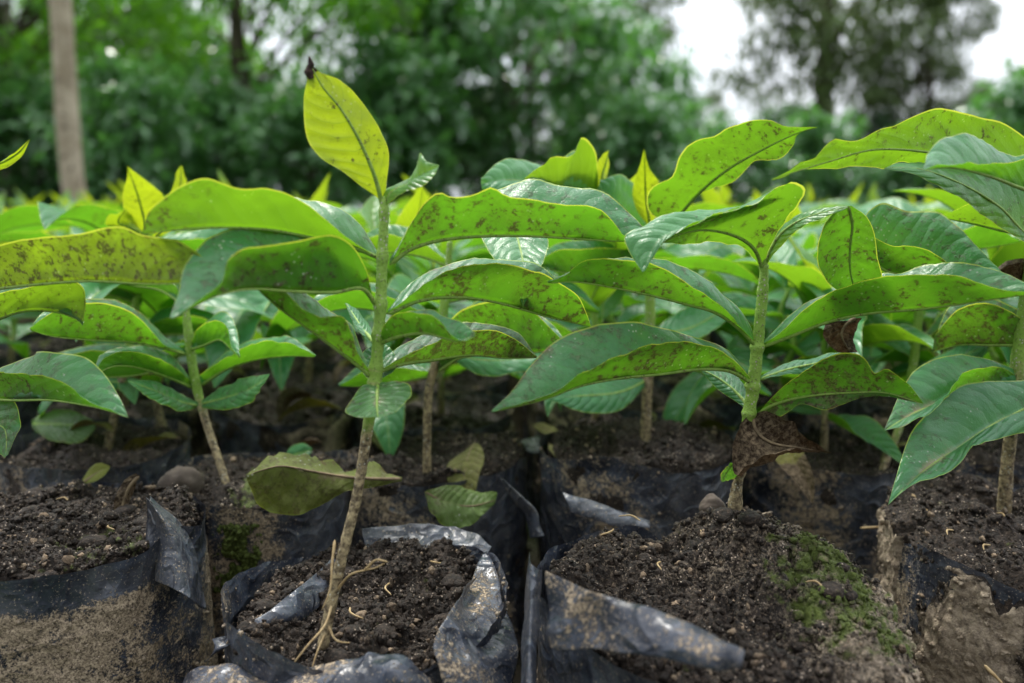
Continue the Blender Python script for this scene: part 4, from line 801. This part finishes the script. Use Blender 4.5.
litter('small dull green fallen leaf near the left film sheet', [(32, 420), (45, 412), (70, 410), (92, 420)], [(32, 424), (55, 424), (75, 425), (95, 424)], [(32, 428), (50, 440), (78, 442), (96, 428)], (.47, .46), dA=.01, dB=-.01, up='top', aged=0.4, dirt=.6)
litter('tiny green leaf on the ground by the second-row bag', [(285, 455), (292, 446), (303, 443), (312, 448)], [(285, 458), (298, 454), (312, 450)], [(286, 462), (300, 464), (312, 452)], (.44, .44), dA=.004, dB=-.004, up='top', dirt=.3)
for i in range(46):
    yy = rr.uniform(.42, .95); xx = rr.uniform(-.62, .62)*yy
    r = empty('fallen_leaf', (xx, yy, rr.uniform(.004, .012)), rr.uniform(0, 6.28)); r.rotation_euler = (rr.uniform(-.5, .5), rr.uniform(-.1, .6), rr.uniform(0, 6.28)); r.scale = (rr.uniform(.3, .62),)*3
    tag(r, 'small withered leaf lying blurred on the dark soil behind the front bags', 'leaf', 'fallen leaves'); link('blade', PD[i % 3], r)
def twig(label, pts, r=.0008):
    V, Fq = tube([P(*p) for p in pts], [r, r*1.1, r*.6], n=7, k=20, rough=.3, seed=8); tag(link('twig', mesh('twig', V, Fq), None, (M_ROOT,)), label, 'twig', 'dry twigs')
twig('forked dry twig on the soil below the long hanging leaf', [(912, 494, .37), (925, 510, .362), (940, 518, .355), (950, 520, .35)])
twig('short upright dry stalk right of the hanging leaf', [(973, 492, .385), (974, 503, .38), (974, 516, .375)], .0009)
twig('thin pale straw at the lower right corner', [(984, 665, .268), (993, 674, .266), (1003, 684, .264)], .0006)
twig('long thin straw crossing the soil behind the mossy heap', [(860, 528, .375), (890, 527, .372), (920, 530, .37)], .0006)
for i, (px, py, Y) in enumerate([(70, 520, .35), (40, 560, .31), (110, 548, .32), (390, 590, .30), (430, 560, .32), (350, 612, .28), (600, 560, .31), (660, 590, .285), (700, 560, .31), (640, 545, .325), (820, 620, .265), (950, 570, .315), (985, 600, .30), (1000, 560, .33)]):
    q = np.array(P(px, py, Y)); q[2] = {0: .008, 1: -.008, 2: .008}[0 if i < 3 else 1 if i < 6 else 2]; a = rr.uniform(0, 6.28); ln = rr.uniform(.004, .011); dq = np.array([math.cos(a)*ln, math.sin(a)*ln, 0])
    V, Fq = tube([q, q+dq*.5+[dq[1]*.2, -dq[0]*.2, .0006], q+dq], [.00035, .0004, .0002], n=6, k=14, rough=.3, seed=i)
    tag(link('straw', mesh('straw', V, Fq), None, (M_ROOT,)), 'short bit of pale straw or rootlet lying on the soil of a front bag', 'straw', 'bits of straw on the front soil')
def stone(label, px, py, Y, s, seed, mat=M_STONE):
    V0, F0 = ico(); V = V0.copy()
    me0 = bpy.data.meshes.new('t'); import bmesh
    bm = bmesh.new(); bmesh.ops.create_icosphere(bm, subdivisions=4, radius=1); V = np.array([v.co[:] for v in bm.verts]); Fq = np.array([[v.index for v in f.verts] for f in bm.faces]); bm.free()
    V = V*(1+.25*fbm(V*1.3+seed, 3, seed)+.06*fbm(V*6, 3, seed+1))[:, None]*np.array(s)+np.array(P(px, py, Y))
    tag(link('stone', mesh('stone', V, Fq), None, (mat,)), label, 'stone')
stone('brown stone lying in the gap right of the film spike', 182, 485, .385, (.011, .01, .010), 2)
stone('small mossy clod at the foot of the sturdy stem', 712, 508, .335, (.0055, .005, .006), 5)

# ------------------------------------------------------------------ ground and setting
def ground():
    m, nt, out = newmat('nursery_earth'); g = N(nt); tc = g.n('ShaderNodeTexCoord').outputs['Object']
    n = g.noise(tc, 2.5, 6); n2 = g.noise(tc, 30, 6, .7)
    c = g.mix(g.step(n2, .35, .65), (.02, .015, .01), (.07, .052, .035)); c = g.mix(g.step(n, .45, .6), c, (.04, .075, .02))
    b = g.n('ShaderNodeBump', {'Strength': 1., 'Distance': .02, 'Height': n2}); p = g.n('ShaderNodeBsdfPrincipled', {'Base Color': c, 'Roughness': .95, 'Normal': b.outputs[0]})
    nt.links.new(p.outputs[0], out.inputs[0])
    xs = np.r_[-200, -60, -20, np.linspace(-8, 8, 90), 20, 60, 200]; ys = np.r_[-200, -40, -5, np.linspace(-2, 14, 90), 30, 80, 300]
    X, Y = np.meshgrid(xs, ys, indexing='ij'); Z = -.122+.03*fbm(np.stack([X*.6, Y*.6, 0*X], -1), 3, 2)*sm(Y, 2.8, 5)
    o = link('ground', mesh('ground', np.stack([X, Y, Z], -1).reshape(-1, 3), grid_faces(len(xs), len(ys))), None, (m,)); tag(o, 'dark earth with leaf litter under the nursery and trees', kind='structure')
ground()
GZ = -.122

# ------------------------------------------------------------------ trees and shrubs behind
def leaf_cloud(pos, dirs, size, w=.4, seed=0, drop=.3):
    r = np.random.default_rng(seed); n = len(pos)
    d = dirs/(np.linalg.norm(dirs, axis=1)[:, None]+1e-9); ref = r.normal(0, 1, (n, 3))*[.35, .35, .35]+[0, 0, 1]
    s = np.cross(d, ref); s /= np.linalg.norm(s, axis=1)[:, None]+1e-9; u = np.cross(s, d); u = u*np.sign(u[:, 2:3]+1e-9); sz = size[:, None]
    a = pos; m1 = pos+d*sz*.5+u*sz*.10; t = pos+d*sz-u*sz*drop*.5
    V = np.stack([a, m1+s*sz*w*.5, m1, m1-s*sz*w*.5, t], 1)
    base = (np.arange(n)*5)[:, None]; Fq = np.concatenate([base+np.array([[0, 2, 1]]), base+np.array([[1, 2, 4]]), base+np.array([[0, 3, 2]]), base+np.array([[2, 3, 4]])])
    return V.reshape(-1, 3), Fq, np.repeat(r.uniform(0, 1, n), 5)
def tree_meshes(seed, h, rad, base, nclump, nleaf, lsize, w, trunk_r, mat, bark, clump_r, flat=1., lean=0., outw=.6):
    r = np.random.default_rng(seed)
    # clumps through the crown volume
    C = []
    while len(C) < nclump:
        q = r.uniform(-1, 1, 3)
        if np.linalg.norm(q) > 1: continue
        zz = base+(h-base)*(q[2]*.5+.5); prof = (1-abs(q[2])**2.2)**.5
        C.append((q[0]*rad*prof+lean*zz, q[1]*rad*prof, zz))
    C = np.array(C)
    ci = r.integers(0, nclump, nleaf); cr = clump_r*r.uniform(.5, 1.3, nclump)
    q = r.normal(0, 1, (nleaf, 3)); q /= np.linalg.norm(q, axis=1)[:, None]; q *= r.uniform(0, 1, (nleaf, 1))**.45
    pos = C[ci]+q*cr[ci][:, None]*[1, 1, flat]
    dirs = q*outw+r.normal(0, .5, (nleaf, 3))-[0, 0, .25]
    V, Fq, t = leaf_cloud(pos, dirs, lsize*r.uniform(.6, 1.25, nleaf), w, seed)
    tc = r.uniform(0, 1, nclump); t = np.clip(t*.45+np.repeat(tc[ci], 5)*.55, 0, 1)
    cm = mesh('crown', V, Fq, smooth=False, attrs={'tint': t}); cm.materials.append(mat)
    top = h*.9; parts = [tube([(0, 0, -.05), (lean*h*.3+.03*h*math.sin(seed), .02*h, h*.35), (lean*top, 0, top)], [trunk_r*1.2, trunk_r*.8, trunk_r*.25], n=10, k=30, rough=0)]
    for i in range(0, nclump, max(1, nclump//26)):
        c = C[i]; z0 = max(base*.7, c[2]*.65); a = (lean*z0, 0, z0)
        parts.append(tube([a, ((a[0]+c[0])/2, c[1]/2, (z0+c[2])/2+.03*h), tuple(c)], [trunk_r*.35, trunk_r*.22, trunk_r*.08], n=6, k=10))
    V, Fs = join(parts); tm = mesh('trunk', V, Fs); tm.materials.append(bark)
    return cm, tm
COF = [tree_meshes(60+s, 1.9+.15*s, .85, .06, 60, 2300, .21, .42, .03, M_COFFEE, M_BARKD, .26) for s in range(3)]
COFT = [tree_meshes(70+s, 3.4, 1.2, .4, 64, 2900, .21, .42, .05, M_COFFEE if s else M_DARKG, M_BARKD, .33) for s in range(2)]
BR = [tree_meshes(80+s, 5.2, 2.4, 1.15, 110, 9000, .15, .36, .09, M_BRIGHT, M_BARKD, .42, flat=.8) for s in range(2)]
OL = [tree_meshes(90+s, 9.5, 2.3, .6, 130, 13000, .25, .26, .13, M_OLIVE, M_BARKD, .55, flat=.7) for s in range(3)]
DK = [tree_meshes(100+s, 6.5, 2.0, .8, 80, 6500, .22, .35, .12, M_DARKG, M_BARKD, .5) for s in range(2)]
def tree(name, cat, label, pair, px, Y, rz, s=1., group=None):
    r = empty(name, ((px-512)/F*Y*1.02, Y, GZ), rz); r.scale = (s,)*3; tag(r, label, cat, group)
    link('crown', pair[0], r); link('trunk', pair[1], r); return r
G1 = 'dark glossy shrubs behind the nursery'; G2 = 'trees beyond the shrubs'
spots = [(-60, 6.2, .72), (60, 6.8, .70), (150, 5.8, .60), (235, 6.9, .72), (320, 6.2, .62), (400, 7.2, .80), (640, 7.4, .66), (720, 6.6, .50), (800, 7.4, .52), (880, 6.8, .46), (960, 6.4, .52), (1050, 6.2, .72)]
for i, (px, Y, s) in enumerate(spots):
    tree('coffee_shrub', 'shrub', f'dark glossy-leaved shrub behind the nursery, {ORD[i]} from the left in the near line', COF[i % 3], px, Y, i*2.1, s, G1)
for i, (px, Y, s) in enumerate([(10, 9.5, .8), (220, 10, .75), (430, 8.6, .80), (520, 8.0, .92), (1010, 9.0, .55), (620, 9.0, .66)]):
    tree('coffee_shrub', 'shrub', f'tall leafy shrub with sky glinting through, {ORD[i]} from the left in the farther line', COFT[i % 2], px, Y, i*1.7+.4, s, G1)
tree('broadleaf_tree', 'tree', 'bright green tree overhanging the upper left corner', BR[0], 40, 7.4, .3, .9, G2)
tree('broadleaf_tree', 'tree', 'bright green tree with low boughs left of the yellow top leaf', BR[1], 265, 7.9, 1.9, .92, G2)
tree('broadleaf_tree', 'tree', 'olive tree rising behind the shrubs left of the sky opening', OL[0], 575, 15, .9, .8, G2)
tree('broadleaf_tree', 'tree', 'tall grey-olive tree right of the sky opening', OL[1], 812, 13, 2.2, .9, G2)
tree('broadleaf_tree', 'tree', 'dark-trunked tall tree left of the right-hand sky patch', OL[2], 900, 12.5, 4.1, .45, G2)
tree('broadleaf_tree', 'tree', 'dark green tree behind the centre shrubs', DK[0], 395, 17, .5, .9, G2)
tree('broadleaf_tree', 'tree', 'dark green tree deep behind the left shrubs', DK[1], 140, 15, 2.5, 1.3, G2)
for i in range(13):
    tree('coffee_shrub', 'shrub', 'low dark shrub filling the space under the trees behind the nearer shrubs', COFT[i % 2], -60+i*92, 11.5+(i % 3)*.7, i*1.1, .62 if i < 7 else .5, 'low shrubs under the trees')
for i, px in enumerate((-40, 80, 230, 340, 500, 610, 700, 770, 870, 960, 1060)):
    tree('broadleaf_tree', 'tree', f'distant low tree along the far edge of the clearing, {ORD[i]} from the left', (DK[i % 2] if i % 3 else OL[i % 3]), px, 24+3*(i % 3), i*1.3, (.62 if px < 620 else .42) if i % 3 else .4, 'distant trees at the edge of the clearing')
# slim pale tree on the left
r = empty('slender_tree', P(84, 262, 4.2)); tag(r, 'slender pale-trunked tree standing alone at the upper left', 'tree')
r.location.z = GZ
V, Fq = tube([(r.location.x, 4.2, GZ-.02), ((86-512)/F*4.25, 4.2, .4), ((86-512)/F*4.25+.02, 4.2, 1.2), ((86-512)/F*4.25, 4.22, 3.2)], [.058, .052, .047, .03], n=20, k=50, rough=0)
V = V+np.stack([.004*fbm(V*[8, 8, 3], 3, 4), .004*fbm(V*[8, 8, 3]+9, 3, 4), 0*V[:, 0]], 1)
o = link('trunk', mesh('trunk', V, Fq), None, (M_BARKL,)); place(o, r)
q = np.random.default_rng(4).normal(0, 1, (1500, 3))*[.5, .5, .35]+[r.location.x, 4.4, 3.1]
V, Fq, t = leaf_cloud(q, np.random.default_rng(5).normal(0, 1, (1500, 3)), np.full(1500, .13), .36, 3)
me = mesh('crown', V, Fq, smooth=False, attrs={'tint': t}); o = link('crown', me, None, (M_BRIGHT,)); place(o, r)

# ------------------------------------------------------------------ light
w = bpy.data.worlds.new('World'); sc.world = w; w.use_nodes = True; nt = w.node_tree; nt.nodes.clear(); g = N(nt)
EL, AZ = R_(62), R_(-20)      # sun high, beyond the plants and a little left
sky = g.n('ShaderNodeTexSky', sky_type='NISHITA'); sky.sun_disc = False; sky.sun_elevation = EL; sky.sun_rotation = AZ; sky.dust_density = 3
tc = g.n('ShaderNodeTexCoord').outputs['Generated']
cl = g.mix(g.step(g.noise(tc, 2.2, 5), .3, .7), (8.2, 8.8, 9.6), (10.5, 10.8, 11.2))
c = g.mix(.88, sky.outputs[0], cl)
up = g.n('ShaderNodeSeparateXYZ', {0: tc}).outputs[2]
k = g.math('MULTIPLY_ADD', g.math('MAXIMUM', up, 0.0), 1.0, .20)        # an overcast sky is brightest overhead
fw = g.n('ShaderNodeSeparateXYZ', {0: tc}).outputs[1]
k = g.math('MULTIPLY', k, g.math('MULTIPLY_ADD', fw, .58, .90))          # and brighter towards the hidden sun, dimmed behind the camera to cut front light
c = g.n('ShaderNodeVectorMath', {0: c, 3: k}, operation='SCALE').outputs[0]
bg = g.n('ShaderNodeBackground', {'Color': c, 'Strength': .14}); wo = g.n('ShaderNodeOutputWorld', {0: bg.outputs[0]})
ld = bpy.data.lights.new('sun', 'SUN'); ld.energy = 1.5; ld.angle = R_(12); ld.color = (1, .96, .88)
lo = bpy.data.objects.new('sun', ld); COL.objects.link(lo)
dv = Vector((math.sin(AZ)*math.cos(EL), math.cos(AZ)*math.cos(EL), math.sin(EL))); lo.rotation_euler = dv.to_track_quat('Z', 'Y').to_euler()
sc.view_settings.view_transform = 'Standard'; sc.view_settings.look = 'None'; sc.view_settings.gamma = 1; sc.view_settings.exposure = 1.15
sc.cycles.max_bounces = 7; sc.cycles.diffuse_bounces = 4; sc.cycles.transmission_bounces = 4; sc.cycles.glossy_bounces = 3
sc.cycles.use_denoising = True
sc.cycles.sample_clamp_indirect = 6
